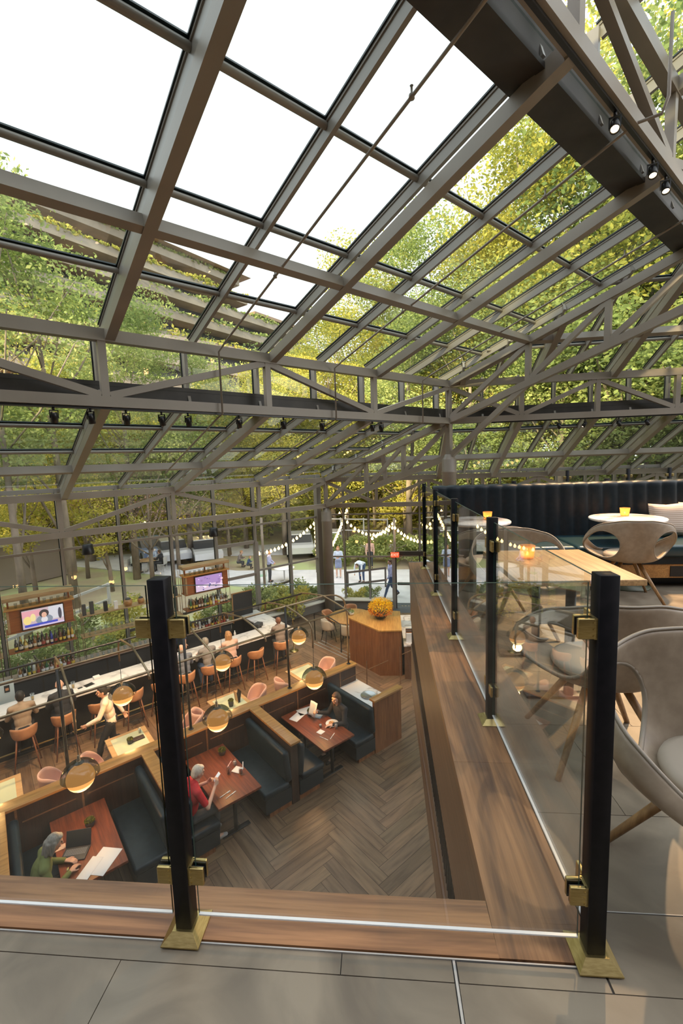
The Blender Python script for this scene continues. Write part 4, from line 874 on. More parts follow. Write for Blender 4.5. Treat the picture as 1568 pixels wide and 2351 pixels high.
for i, u in enumerate((-1.4, -.35, .70, 1.75, 2.80, 3.83, 4.86, 5.87)):
    front = i % 2 == 0; pts = []
    pts += [(-9.1, 2.42), (-9.1, 2.66), (-9.05, 2.80), (-8.94, 2.90)] if not front else [(-8.86, 2.70), (-8.86, 2.86)]
    pts += [(-8.8, 2.945), (-8.4, 3.01), (-7.95, 3.065), (-7.5, 3.01), (-7.12, 2.94)]
    pts += [(-7.03, 2.88), (-6.99, 2.78), (-6.98, 2.62), (-6.98, 2.42)] if front else [(-7.04, 2.90), (-7.02, 2.84)]
    MB().tube([vh(u, v, h) for v, h in pts], .018, 8).build('arch', M.brasspipe, t)
M.smoke = thin_glass('smoked_glass', (.36, .38, .37), .45, .12, ior=1.7)
M.globe = mat('amber_globe', (.25, .10, .03), .4, emit=(1.0, .42, .10), es=1.15); M.globehot = mat('lit_globe_base', (1, .8, .4), .4, emit=(1.0, .78, .34), es=1.6)
def pendant(u, v, h, ztop, lab):
    t = local(u, v, 'pendant_lamp', lab, 'lamp', h, 'round smoked-glass pendant lamps on the pipe canopy')
    MB().tube([(0, 0, .27), (0, 0, ztop-h)], .005, 6).build('cable', M.track, t)
    MB().lathe([(.012, .34), (.020, .33), (.024, .26), (.035, .245), (.065, .232), (.07, .22), (.0001, .215)], n=16).build('socket_cap', M.brasspipe, t)
    MB().lathe([(.03, .25)] + [(.255*sin(a), .25*cos(a)) for a in [.2+i*.14 for i in range(10)]], n=36, cap=False).build('smoked_dome', M.smoke, t)
    MB().lathe([(max(.0005, .185*sin(a)), -.012+.185*cos(a)) for a in [i*pi/2/12*1.25 for i in range(13)]], n=30, cap=False).build('globe', M.globe, t)
    MB().lathe([(max(.0005, .185*sin(a)), -.012+.185*cos(a)) for a in [pi/2*1.25+i*(pi-pi/2*1.25)/6 for i in range(7)]], n=30, cap=False).build('globe_base', M.globehot, t)
    light('pendant_light', 'POINT', (0, 0, -.26), 19, (1.0, .52, .18), t, .10)
for k, nm in enumerate(('the laptop booth', 'the booth of the man in red', 'the booth of the dark-haired woman')):
    pendant(.70+2.08*k, -6.98, 1.75, 2.42, 'smoked-glass amber pendant lamp hanging over the table of ' + nm)
    pendant(1.75+2.08*k, -9.1, 1.72, 2.42, 'amber pendant lamp over the small table behind the partition, ' + ('above the walking waitress', 'in the middle of the row', 'farthest from the camera')[k])
pendant(-.35, -9.1, 1.72, 2.42, 'smoked-glass amber pendant lamp cut by the left edge of the picture')
# ---- small tables behind the partition, and blush chairs
for k, lab in ((-1, 'at the left edge'), (0, 'beside the walking waitress'), (1, 'with the upright menu and plant pot'), (2, 'farthest along the partition')):
    uc = 1.79+2.12*k; t = local(uc, -8.78, 'small_table', 'small square table with pale green inlaid top ' + lab, 'table', 0, 'small inlaid tables behind the partition')
    MB().rbox((0, 0, .74), (1.30, .76, .035), .005).build('tabletop', M.oak, t); MB().box(-.56, .56, -.29, .29, .757, .7595).build('inlay', M.inlay, t)
    m = MB(); m.lathe([(.22, 0), (.22, .015), (.04, .03), (.035, .72)], n=20); m.build('pedestal', M.track, t)
def bucket(t, mp, seat_h, w, back_h, matl, arm=.62, th0=150, nm='seat_shell', off=0, r0=.17, dip=.28):
    TH = radians(th0)
    def P(u, v):
        th = -TH+2*TH*u; a = abs(th)/TH; rim = seat_h+.03+(back_h)*(1-.0*a)*(1 if a < .35 else (cos((a-.35)/.65*pi/2)**arm)); R_ = w*(1-.06*a)
        if v < .4: q = v/.4; r = r0*q*1.15+.01; z = seat_h-.005
        else: q = (v-.4)/.6; r = r0*1.15+(R_-r0*1.15)*sin(q*pi/2)**.8; z = seat_h-.005+(rim-seat_h)*q**1.3
        return V((sin(th)*r, -cos(th)*r+off, z))
    m = MB(); m.grid(P, 40, 12); o = m.build(nm, matl, t); s = o.modifiers.new('s', 'SOLIDIFY'); s.thickness = .022; s.offset = 0; return o
def dining_chair(u, v, rz, matl, lab, group, leg=None, gp=True, pos=None):
    t = local(u, v, 'dining_chair', lab, 'chair', 0, group, rz) if pos is None else thing('dining_chair', lab, 'chair', pos, rz, group)
    bucket(t, None, .45, .245, .34, matl, .9, 140); m = MB(); m.lathe([(.0001, .492), (.14, .49), (.19, .48), (.20, .462), (.18, .45)], n=28, M=Matrix.Translation((0, .02, 0))); m.build('seat_pad', matl, t)
    for sx_ in (-1, 1):
        for sy in (-1, 1): MB().tube([(sx_*.12, sy*.12, .44), (sx_*.20, sy*.20, 0)], [.015, .010], 8).build('leg', leg or M.track, t)
    return t
# local y = +u: a chair with rz=0 faces +u
for u, v, f, lab in ((.52, -9.0, 1, 'blush chair left of the small table with the pot, near the walking waitress'), (-.3+.62+.0, -9.0, 0, ''), (3.02, -9.05, -1, 'blush chair right of the waitress table, seen beside the middle post'), (1.16, -9.0, 1, 'blush chair whose top shows above the partition behind the first big lamp'), (3.30, -9.1, 1, 'blush chair left of the small table with the upright menu'), (4.62, -9.1, -1, 'blush chair right of the small table with the upright menu'), (5.38, -9.05, 1, 'blush chair left of the farthest small table, low behind the cap'), (6.75, -9.1, -1, 'blush chair right of the farthest small table')):
    if not lab: continue
    dining_chair(u, v, 0 if f > 0 else pi, M.pink, lab, 'blush chairs along the partition', M.legoak)
# ---- round table with cream chairs by the windows
RT = V((-1.1, 14.85, ZL))
round_table(RT, .78, .75, 'large round oak dining table by the column and the back windows', M.hosttop, M.track, 'round_table')
for k, (a, m_, lab) in enumerate(((-150, M.cream, 'cream chair at the near left of the round table'), (-95, M.cream, 'cream chair at the near side of the round table'), (160, M.tan, 'tan chair at the far left of the round table'), (95, M.tan, 'tan chair on the far side of the round table near the column'), (10, M.cream, 'cream chair at the right of the round table, mostly behind the host stand'))):
    aa = radians(a); p = RT+V((cos(aa)*.88, sin(aa)*.88, 0)); dining_chair(0, 0, aa+pi/2, m_, lab, 'chairs round the big table', M.track, pos=p)
def pot(P, r, h, lab, potm, plantm, n=160, spread=1.2, nm='potted_plant', lsz=.05, dome=.7):
    t = thing(nm, lab, 'plant', P); MB().lathe([(r*.75, 0), (r, h*.5), (r*.95, h), (r*.85, h), (r*.8, h*.8), (.0001, h*.8)], n=18).build('pot', potm, t)
    rnd = random.Random(int(P[0]*1000)); m = MB()
    for i in range(n): d = V((rnd.gauss(0, 1), rnd.gauss(0, 1), abs(rnd.gauss(0, 1)))).normalized(); leaf(m, V((d.x*r*spread, d.y*r*spread, h+d.z*r*dome))*1.0, lsz, rnd.random(), rnd)
    m.build('foliage', plantm, t); return t
M.clay = mat('dark_clay', (.05, .045, .04), .6); M.greenbowl = mat('grey_bowl', (.07, .065, .06), .5)
pot(RT+V((.0, .1, .752)), .10, .10, 'small plant in a pale pot on the round dining table', M.porcelain, M.leafA, 150, 1.1)
# ---- host stand with flowers
hp = [(-1.03, 13.02), (-.10, 11.98), (.53, 12.0), (.56, 13.6), (-.46, 13.72)]; c0 = V((-.1, 12.9, 0))
t = thing('host_stand', 'five-sided wooden host stand with a light oak top', 'host stand', (c0.x, c0.y, ZL)); MB().prism([(x-c0.x, y-c0.y) for x, y in hp], 0, 1.31).build('body', M.hostwood, t)
MB().prism([((x-c0.x)*1.012, (y-c0.y)*1.012) for x, y in hp], 1.312, 1.35).build('stand_top', M.hosttop, t)
t = thing('flower_bowl', 'big yellow and orange flower arrangement in a dark bowl on the host stand', 'flowers', (-.05, 12.95, ZL+1.35)); MB().lathe([(.08, 0), (.17, .05), (.215, .13), (.205, .18), (.19, .18), (.18, .14), (.0001, .12)], n=28).build('bowl', M.blk, t)
rnd = random.Random(5); ym = MB(); om = MB(); gm2 = MB()
for i in range(2400):
    d = V((rnd.gauss(0, 1), rnd.gauss(0, 1), rnd.gauss(.3, .9))).normalized(); r = rnd.uniform(.7, 1.05); p = V((d.x*.37*r, d.y*.37*r, .29+d.z*.25*r))
    if p.z < .14: continue
    lo = p.z < .30+rnd.uniform(-.08, .06); leaf(om if lo else ym, p+(V((0, 0, rnd.uniform(0, .13))) if not lo else V((0, 0, 0))), .045, rnd.random(), rnd)
for i in range(300): d = V((rnd.gauss(0, 1), rnd.gauss(0, 1), rnd.gauss(.3, .9))).normalized(); leaf(gm2, V((d.x*.2, d.y*.2, .22+d.z*.13)), .06, rnd.random(), rnd)
ym.build('yellow_blooms', M.leafF, t); om.build('orange_blooms', M.leafO, t); gm2.build('foliage', M.leafC, t)
t = thing('side_cabinet', 'low brown cabinet with pale top behind the host stand, beside the mezzanine', 'cabinet', (.86, 12.9, ZL)); MB().box(-.26, .3, -1.1, 1.3, 0, .96).build('body', M.fasciawood, t); MB().box(-.28, .32, -1.12, 1.32, .96, 1.0).build('cabinet_top', M.marble, t)
for k in range(6):
    o = MB().box(-.09, .09, -.02, .02, 0, .26+.02*(k % 3)).build('menu_book', (M.white, M.hostwood, M.darkgrey)[k % 3]); o.location = (.75, 12.0+k*.05, ZL+1.0); tag(o, 'upright menu on the low cabinet behind the host stand, %s from the front' % ORD(k), 'menu', 'menus on the low cabinet')
# ---- brass stanchion, black barrier, threshold
t = local(7.44, -11.78, 'brass_stanchion', 'brass stand with round base beside the last bar stool', 'stand'); MB().lathe([(.15, 0), (.15, .012), (.05, .03), (.02, .05), (.015, .9), (.03, .92), (.012, .95), (.035, .99), (.012, 1.03), (.028, 1.07), (.0001, 1.1)], n=20).build('stand_body', M.brass, t)
t = thing('barrier', 'low black metal barrier beside the steps to the round table', 'barrier', (-1.45, 13.6, ZL), 0); b = MB(); b.tube([(.1, -.1, 0), (.1, -.1, .95), (-.35, .45, 1.0), (-.9, .9, .95), (-.9, .9, 0)], .02, 8); b.build('barrier_frame', M.track, t)
m = MB()
for k in range(3): a, b_2 = V((-2.35+k*.12, 14.2+k*.12, 0)), V((-1.12+k*.10, 13.02+k*.12, 0)); m.beam(Z(a, ZL+.006), Z(b_2, ZL+.006), .035, .008)
struct('trim_20', m, mat('aluminium_strip', (.7, .7, .7), .35, .8))
# ------------------------------------------------------------------ bar
t = local(0, -11.15, 'bar_counter', 'long dark bar counter with grey-white marble top and brass foot rail', 'bar')
m = MB(); m.rbox((-.35, 1.95, 1.06), (.72, 10.2, .045), .006); m.rbox((-1.54, 6.71, 1.059), (1.64, .68, .043), .006); m.build('marble_top', M.barmarble, t)
m = MB(); m.box(-.62, -.28, -3.1, 7.0, 0, 1.035); m.box(-2.3, -.62, 6.45, 7.0, 0, 1.035); m.build('bar_front', M.blk, t); m = MB(); m.box(-.01, .004, -3.1, 7.05, 1.02, 1.045); m.build('edge_strip', M.track, t)
m = MB(); m.tube([(-.12, -3.1, .2), (-.12, 7.0, .2)], .02, 8); m.build('foot_rail', M.brass, t)
MB().box(-1.02, -.72, -3.1, 6.3, .90, .93).build('steel_work_surface', M.steelsink, t)
t = local(0, -13.52, 'back_bar', 'low dark back bar cabinet with brown stone top by the left glass wall', 'cabinet')
MB().box(-.22, .20, -3.0, 6.0, 0, .92).build('body', M.gutter, t); MB().rbox((0, 1.5, .94), (.5, 9.1, .04), .005).build('stone_top', mat('brown_stone', (.34, .26, .21), .4), t)
m = MB(); [m.box(.20, .215, -3.0+k*.75+.02, -3.0+k*.75+.73, .08, .86) for k in range(12)]; m.build('cabinet_door', M.darkgrey, t)
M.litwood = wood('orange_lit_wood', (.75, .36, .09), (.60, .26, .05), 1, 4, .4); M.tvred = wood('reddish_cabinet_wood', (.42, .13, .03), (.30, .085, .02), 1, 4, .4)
def tv_unit(u0, lab, scr):
    t = local(u0+.69, -13.5, 'television_unit', lab, 'shelf unit', 0, 'television units behind the bar'); hw = .70
    MB().rbox((.0, 0, 3.02), (.40, 1.52, .10), .004).build('canopy_shelf', M.oak, t); MB().rbox((.0, 0, 2.76), (.42, 1.50, .035), .004).build('lit_shelf', M.litwood, t)
    for y in (-.65, 0, .65): MB().box(-.02, .02, y-.02, y+.02, 2.78, 2.97).build('spacer', M.tvred, t)
    m = MB(); m.box(-.16, .16, -hw, hw, 2.19, 2.74); m.build('cabinet', M.tvred, t); MB().box(.155, .165, -hw-.0, -hw+.05, 2.17, 2.74).build('side_trim', M.oak, t)
    for z in (2.17, 1.66): MB().rbox((0, 0, z), (.38, 1.46, .03), .004).build('shelf', M.tvred, t)
    for y in (-.74, .74):
        for x in (-.15, .17): MB().tube([(x, y, .96), (x, y, 2.99)], .009, 6).build('rod', M.brasspipe, t)
    s = local(u0+.73, -13.32, 'television', 'flat television showing ' + scr, 'television', 2.20, 'televisions behind the bar'); MB().box(-.012, .03, -.46, .46, -.01, .51).build('tv_frame', M.blk, s); return s
def screen_parts(s, rects):
    # picture on the screen: flat coloured patches, y across, z up (metres)
    for k, (nm, y0, y1, z0, z1, col, shape) in enumerate(rects):
        m = MB(); x = .031+.0006*(k+1); e = mat('screen_'+nm, col, .5, emit=col, es=.75)
        if shape == 'e': m.add([(x, (y0+y1)/2+(y1-y0)/2*cos(a*pi/12), (z0+z1)/2+(z1-z0)/2*sin(a*pi/12)) for a in range(24)], [tuple(range(24))], False)
        else: m.add([(x, y0, z0), (x, y1, z0), (x, y1, z1), (x, y0, z1)], [(0, 1, 2, 3)], False)
        m.build('screen_picture' if k else 'screen', e, s)
s = tv_unit(.18, 'orange wooden television unit with bottles, left one behind the bar', 'a news presenter')
screen_parts(s, (('bg', -.44, .44, .015, .49, (.55, .42, .48), 'r'), ('pk', -.44, -.05, .30, .46, (.75, .35, .42), 'r'), ('wall', .12, .44, .15, .49, (.62, .62, .70), 'r'), ('fig', -.42, -.25, .12, .33, (.85, .66, .25), 'e'), ('fig2', -.27, -.16, .18, .38, (.85, .70, .35), 'e'), ('suit', -.16, .20, .06, .30, (.22, .26, .34), 'e'), ('shirt', -.05, .09, .10, .26, (.7, .68, .75), 'e'), ('hair', -.085, .125, .24, .44, (.05, .04, .045), 'e'), ('face', -.035, .075, .23, .37, (.72, .42, .32), 'e'), ('fig3', .32, .40, .12, .42, (.06, .06, .09), 'e'), ('bar', -.40, .30, .055, .115, (.05, .07, .48), 'r'), ('bar2', -.1, .44, .02, .06, (.62, .50, .72), 'r')))
s = tv_unit(4.60, 'orange wooden television unit with bottles, right one behind the bar', 'a crowded sports match')
rr_ = random.Random(2); rc = [('crowd', -.44, .44, .015, .49, (.34, .22, .48), 'r'), ('court', -.44, .44, .015, .22, (.62, .48, .66), 'r')]
for k in range(26): y = rr_.uniform(-.42, .38); z = rr_.uniform(.03, .42); w = rr_.uniform(.03, .10); rc.append(('p%d' % k, y, y+w, z, z+w*.8, rr_.choice(((.85, .75, .9), (.12, .1, .32), (.75, .5, .6), (.28, .18, .4))), 'e'))
screen_parts(s, rc)
# mid shelves between the units
def shelf_run(u0, u1, lab):
    t = local((u0+u1)/2, -13.5, 'wall_shelf', lab, 'shelf', 0, 'open shelves behind the bar'); L2 = (u1-u0)/2
    for z in (2.20, 1.62): MB().rbox((0, 0, z), (.36, 2*L2, .03), .004).build('shelf', M.oak, t)
    MB().box(-.02, .02, -L2, L2, 1.55, 1.58).build('glass_rack', M.brasspipe, t)
    for y in (-L2+.05, L2-.05):
        for x in (-.15, .15): MB().tube([(x, y, .96), (x, y, 2.99)], .009, 6).build('rod', M.brasspipe, t)
shelf_run(1.72, 4.44, 'open oak shelves between the two television units'); shelf_run(-2.6, .02, 'open oak shelves left of the left television unit')
# bottles: prototype meshes
def bottle_mesh(kind):
    P = {0: [(.0001, 0), (.036, 0), (.038, .01), (.038, .17), (.030, .205), (.014, .235), (.013, .29), (.015, .292), (.015, .305), (.0001, .306)], 1: [(.0001, 0), (.045, 0), (.046, .12), (.04, .15), (.016, .175), (.015, .21), (.02, .215), (.02, .235), (.0001, .236)], 2: [(.0001, 0), (.033, 0), (.034, .2), (.03, .25), (.012, .28), (.012, .33), (.0001, .331)]}[kind]
    return MB().lathe(P, n=10)
BM = [mat(n, c, .12, spec=.8, coat=.4) for n, c in (('amber_bottle', (.30, .12, .02)), ('green_bottle', (.02, .13, .04)), ('blue_bottle', (.01, .03, .35)), ('dark_bottle', (.02, .02, .018)), ('clear_bottle', (.62, .65, .62)), ('gold_bottle', (.60, .40, .05)), ('brown_bottle', (.16, .06, .025)))]
LB = [mat('cream_label', (.75, .66, .5), .6), mat('white_label', (.8, .8, .78), .6), mat('red_label', (.4, .06, .04), .6), mat('yellow_label', (.75, .55, .08), .6)]
bm = [[bottle_mesh(k).mesh('bottle', m) for m in BM] for k in range(3)]; lm_ = [[MB().lathe([(r, .05), (r, .12)], n=10, cap=False).mesh('label', m) for m in LB] for r in (.0385, .0465, .0345)]
nmB = ('amber', 'green', 'blue', 'dark', 'clear', 'gold-coloured', 'brown')
def bottles(u0, u1, h, n, rows, where, seed):
    rnd = random.Random(seed)
    for r in range(rows):
        for i in range(n):
            u = u0+(u1-u0)*(i+.5)/n+rnd.uniform(-.01, .01); k = rnd.randrange(3); c = rnd.choice((0, 0, 1, 3, 3, 4, 5, 6, 6)) if not (seed == 1 and r == 0 and i == 8) else 2
            t = thing('bottle', '%s bottle, %s from left, %s row, on %s' % (nmB[c], ORD(i), ('front', 'middle', 'back')[r], where), 'bottle', G(u, -13.37-.10*r, h), rnd.uniform(0, 6), 'bottles on '+where)
            for nm, me in (('glass_body', bm[k][c]), ('label', lm_[k][rnd.randrange(4)])): o = bpy.data.objects.new(nm, me); COL.objects.link(o); o.parent = t
bottles(.25, 1.55, 1.676, 14, 3, 'the shelf under the left television', 1); bottles(.25, 1.5, .961, 13, 3, 'the stone top left', 2)
bottles(4.68, 5.95, 1.676, 14, 3, 'the shelf under the right television', 3); bottles(4.7, 5.95, .961, 12, 3, 'the stone top right', 4)
gme = MB().lathe([(.0001, 0), (.03, 0), (.031, .004), (.005, .01), (.005, .07), (.03, .09), (.038, .13), (.033, .17), (.031, .17), (.036, .13), (.028, .095), (.0001, .08)], n=12, cap=False).mesh('wine_glass', M.tumbler)
tme = MB().lathe([(.0001, 0), (.03, 0), (.038, .12), (.036, .12), (.028, .008), (.0001, .008)], n=12, cap=False).mesh('tumbler', M.tumbler)
def glasses(u0, u1, h, n, rows, where, me, nm, v0=-13.40):
    for r in range(rows):
        for i in range(n): o = bpy.data.objects.new(nm, me); COL.objects.link(o); o.location = G(u0+(u1-u0)*(i+.5)/n, v0-.10*r, h); tag(o, 'clear glass, %s from the left in the %s row on %s' % (ORD(i), ('front', 'back')[r], where), 'glass', 'glasses on '+where)
glasses(1.85, 4.3, 1.637, 18, 2, 'the lower oak shelf', gme, 'wine_glass'); glasses(1.7, 4.5, .961, 20, 2, 'the stone bar top', tme, 'drinking_glass', -13.36); glasses(.3, 1.5, 2.779, 8, 1, 'the left lit shelf', tme, 'drinking_glass'); glasses(4.7, 5.9, 2.779, 8, 1, 'the right lit shelf', tme, 'drinking_glass')
for u, hh_, c, lab in ((1.83, .30, M.darkgrey, 'tall dark brown gift box'), (2.02, .34, M.darkgrey, 'tallest dark gift box'), (2.36, .27, M.navy, 'dark blue gift box'), (2.62, .22, M.porcelain, 'white square canister'), (4.3, .26, M.darkgrey, 'dark upright box')):
    o = MB().box(-.04, .04, -.045, .045, 0, hh_).build('gift_box', c); o.location = G(u, -13.42, 2.216); o.rotation_euler = (0, 0, RZ+.1); tag(o, lab+' on the upper open oak shelf between the televisions', 'box', None)
for u, lab in ((2.95, 'large'), (3.3, 'small')):
    t = local(u, -13.45, 'wicker_basket', lab+' amber wicker basket on the upper open oak shelf', 'basket', 2.216); k = 1 if lab == 'large' else .8
    MB().lathe([(.0001, .0), (.09*k, 0), (.12*k, .1*k), (.10*k, .19*k), (.085*k, .19*k), (.1*k, .1*k), (.08*k, .01), (.0001, .01)], n=18).build('basket_body', M.capwood, t); MB().ell((0, 0, .19*k), (.08*k, .08*k, .05), 8).build('contents', M.clay, t)
t = local(6.45, -13.3, 'chalkboard', 'tall black chalkboard with a thin wooden frame right of the bar shelves', 'chalkboard', .0); MB().box(-.02, .0, -.36, .36, .90, 1.88).build('board', M.blk, t); m = MB(); m.box(-.025, .012, -.39, -.355, .88, 1.90); m.box(-.025, .012, -.39, .39, 1.875, 1.905); m.build('board_frame', M.capwood, t); MB().box(-.2, .0, -.36, .36, 0, .90).build('black_base', M.blk, t)
MB().box(.0, .004, -.05, .05, .99, 1.05).build('plaque', M.capwood, t)
t = local(-.02, -12.15, 'acrylic_screen', 'pale blue upright screen with a small framed picture at the left end of the bar', 'screen', .93); MB().box(-.012, .012, -.14, .16, 0, .55).build('sheet', mat('pale_blue_acrylic', (.50, .62, .66), .3), t); MB().box(-.03, .03, -.20, -.14, 0, .6).build('white_post', M.porcelain, t); MB().box(.013, .02, -.02, .08, .28, .44).build('picture', M.navy, t); MB().box(.0205, .022, 0, .06, .32, .38).build('print', M.tan, t)
for k, (px, v) in enumerate(((197, 0), (482, 0))):
    P = (V((-8.12, 11.25, -.68)), V((-5.57, 13.76, -.67)))[k]; P = P - nL*(-.3)
    t = thing('hanging_speaker', 'black hanging speaker below the left eave truss, ' + ('the left one' if k == 0 else 'the right one above the right television'), 'speaker', P, 0, 'black hanging speakers')
    MB().lathe([(.0001, -.14), (.15, -.14), (.155, -.12), (.125, .12), (.10, .14), (.0001, .14)], n=24).build('cabinet', M.track, t); MB().tube([(0, 0, .14), (0, 0, zAb-P.z-.08)], .006, 6).build('cable', M.steel, t)
# ---- bar stools
def stool(u, v, rz, lab):
    t = local(u, v, 'bar_stool', lab, 'stool', 0, 'tan leather bar stools'); t.rotation_euler = (0, 0, RZ+pi/2+rz)                # faces the bar (-v)
    bucket(t, None, .74, .235, .22, M.tan, .75, 130, r0=.16); MB().lathe([(.0001, .775), (.13, .772), (.18, .76), (.185, .745), (.16, .735)], n=28, M=Matrix.Translation((0, .02, 0))).build('seat_pad', M.tan, t)
    for sx_ in (-1, 1):
        for sy in (-1, 1): MB().tube([(sx_*.13, sy*.12, .73), (sx_*.225, sy*.21, 0)], [.017, .011], 8).build('leg', M.legwal, t)
    m = MB(); z = .27; a, b = .195, .18; m.tube([(-a, -b, z), (a, -b, z), (a, b, z), (-a, b, z), (-a, -b, z)], .008, 6); m.build('footrest', M.track, t); return t
M.legwal = wood('walnut_leg', (.28, .11, .05), (.2, .075, .035), 2, 5, .4)
for u, rz, lab in ((.20, -.1, 'tan bar stool under the man in the beige sweater'), (.90, 0, 'tan bar stool under the bald man in the dark shirt'), (1.60, .05, 'empty tan bar stool behind the walking waitress'), (2.30, 0, 'empty tan bar stool behind the near small lamp'), (2.95, .05, 'empty tan bar stool half hidden by the middle railing post'), (3.56, 0, 'tan bar stool under the bald man in the grey-blue shirt'), (4.20, 0, 'tan bar stool under the grey-haired man in a grey shirt'), (4.85, -.1, 'tan bar stool under the long-haired woman'), (5.55, .1, 'empty tan bar stool between the long-haired woman and the last man'), (6.40, -.35, 'tan bar stool under the bald man in the grey blazer at the bar end')):
    stool(u, -10.82, rz, lab)
# ---- things on the bar
def beer(u, v, h, lab):
    t = local(u, v, 'beer_glass', lab, 'glass', h, 'beer glasses on the bar'); MB().lathe([(.0001, 0), (.032, 0), (.042, .15), (.040, .15), (.030, .008), (.0001, .008)], n=16, cap=False).build('glass', M.tumbler, t); MB().lathe([(.0001, .009), (.029, .009), (.034, .07), (.0001, .071)], n=16).build('beer', mat('pale_beer', (.75, .42, .04), .2), t)
beer(.43, -11.62, 1.083, 'beer glass on the bar right of the man in the beige sweater'); beer(1.21, -11.6, 1.083, 'beer glass on the bar right of the bald man in the dark shirt')
def flat(nm, u, v, h, sx_, sy, rz, m, lab, cat, th=.004, group=None):
    o = MB().rbox((0, 0, th/2), (sx_, sy, th), min(.002, th*.4), n=1).build(nm, m); o.location = G(u, v, h); o.rotation_euler = (0, 0, RZ+rz); return tag(o, lab, cat, group)
flat('napkin', 1.52, -11.5, 1.083, .16, .2, .3, M.blk, 'black folded napkin on the bar near the waitress', 'napkin'); flat('coaster', 1.33, -11.48, 1.083, .08, .1, .2, M.darkgrey, 'small grey coaster on the bar left of the black napkin', 'coaster'); flat('paper', .92, -11.65, 1.083, .25, .3, .4, M.white, 'white paper on the bar in front of the bald man in the dark shirt', 'paper')
flat('napkin', 1.72, -11.72, 1.083, .12, .14, .1, M.white, 'white napkin stack on the bar behind the black one', 'napkins', .07); flat('paper', 3.75, -11.5, 1.083, .22, .3, .5, M.white, 'white menu paper on the bar in front of the bald man in grey-blue', 'paper'); flat('paper', 4.6, -11.5, 1.083, .2, .28, .2, M.white, 'white menu paper on the bar by the long-haired woman', 'paper')
o = MB().rbox((0, 0, .06), (.22, .26, .12), .03).build('card_terminal', M.darkgrey); o.location = G(6.3, -12.0, 1.083); o.rotation_euler = (0, 0, RZ+.5); tag(o, 'dark till terminal on the bar before the man in the grey blazer', 'till')
o = MB().lathe([(.0001, 0), (.035, 0), (.035, .16), (.014, .2), (.014, .24), (.0001, .24)], n=12).build('water_bottle', M.porcelain); o.location = G(5.5, -12.0, .931); tag(o, 'white bottle behind the bar beside the till', 'bottle')
# ---- things on the booth tables and small tables
TB = .761
def cup(u, v, h, r, hh_, m, lab, nm='drink', fill=None):
    t = local(u, v, nm, lab, 'glass', h); MB().lathe([(.0001, 0), (r*.85, 0), (r, hh_), (r*.93, hh_), (r*.8, .006), (.0001, .006)], n=16, cap=False).build('glass', M.tumbler, t)
    if m: MB().lathe([(.0001, .007), (r*.78, .007), (r*.88, hh_*.75), (.0001, hh_*.76)], n=16).build('liquid', m, t)
M.cola = mat('cola', (.16, .03, .015), .15); M.water = mat('milky_water', (.6, .6, .58), .15); M.moss = leafmat('mossy_leaves', (.06, .07, .015), (.16, .17, .03), (.28, .28, .06))
pot(G(.78, -7.22, TB), .065, .09, 'small mossy pot plant on the laptop booth table', M.clay, M.moss, 200, 1.0, lsz=.035); pot(G(3.0, -7.42, TB), .065, .09, 'small mossy pot plant on the table of the man in red', M.clay, M.moss, 200, 1.0, lsz=.035)
pot(G(4.98, -7.34, TB), .07, .10, 'small mossy pot plant among the papers of the dark-haired woman', M.clay, M.moss, 200, 1.0, lsz=.035); pot(G(1.78, -8.98, TB), .055, .08, 'small mossy pot plant on the small table beside the waitress', M.clay, M.moss, 160, 1.0, lsz=.03); pot(G(3.86, -8.85, TB), .06, .13, 'mossy pot plant beside the upright menu on the small table', M.clay, M.moss, 160, 1.0, lsz=.03)
for u, v, sx_, sy, rz, k in ((4.72, -7.48, .21, .30, .35, 'flat white paper at the wall side of the woman\'s table'), (4.98, -7.55, .25, .33, -.2, 'open white brochure in the middle of the woman\'s table'), (5.12, -7.25, .20, .27, .5, 'pale blue paper beside the pot plant on the woman\'s table')):
    flat('paper', u, v, TB, sx_, sy, rz, M.white if 'blue' not in k else mat('pale_blue_paper', (.45, .52, .60), .7), k, 'paper', .003, 'papers on the woman\'s table')
t = local(5.12, -6.78, 'dinner_plate', 'white plate of food on the table of the dark-haired woman', 'plate', TB); MB().lathe([(.0001, .0), (.09, 0), (.135, .018), (.133, .022), (.085, .006), (.0001, .006)], n=32).build('plate', M.porcelain, t)
rnd = random.Random(9); m1 = MB(); m2 = MB()
for k in range(16): (m1 if k % 2 else m2).ell((rnd.uniform(-.06, .06), rnd.uniform(-.05, .05), .018), (.022, .02, .014), 6)
m1.build('pale_food', mat('fried_food', (.70, .45, .18), .6), t); m2.build('red_food', mat('tomato_food', (.55, .2, .06), .5), t)
cup(5.08, -6.60, TB, .035, .11, M.water, 'water glass next to the plate of the dark-haired woman', 'water_glass'); cup(4.88, -6.86, TB, .035, .06, M.water, 'small lidded jar on a napkin on the woman\'s table', 'jar'); flat('napkin', 4.78, -6.72, TB, .13, .13, .2, M.white, 'white napkin on the woman\'s table under the jar', 'napkin')
def cutlery(u, v, rz, lab, fork=False):
    t = local(u, v, 'fork' if fork else 'knife', lab, 'cutlery', TB+.002, None, rz); m = MB(); m.rbox((0, -.03, .003), (.012, .13, .005), .002, n=1)
    if fork: m.rbox((0, .055, .003), (.024, .035, .003), .001, n=1); [m.box(x, x+.003, .07, .105, .001, .004) for x in (-.011, -.004, .003, .009)]
    else: m.add([(-.006, .035, .001), (.010, .035, .001), (.008, .12, .001), (-.006, .105, .001), (-.006, .035, .004), (.010, .035, .004), (.008, .12, .004), (-.006, .105, .004)], [(3, 2, 1, 0), (4, 5, 6, 7), (0, 1, 5, 4), (1, 2, 6, 5), (2, 3, 7, 6), (3, 0, 4, 7)], False)
    m.build('cutlery_body', M.porcelain, t)
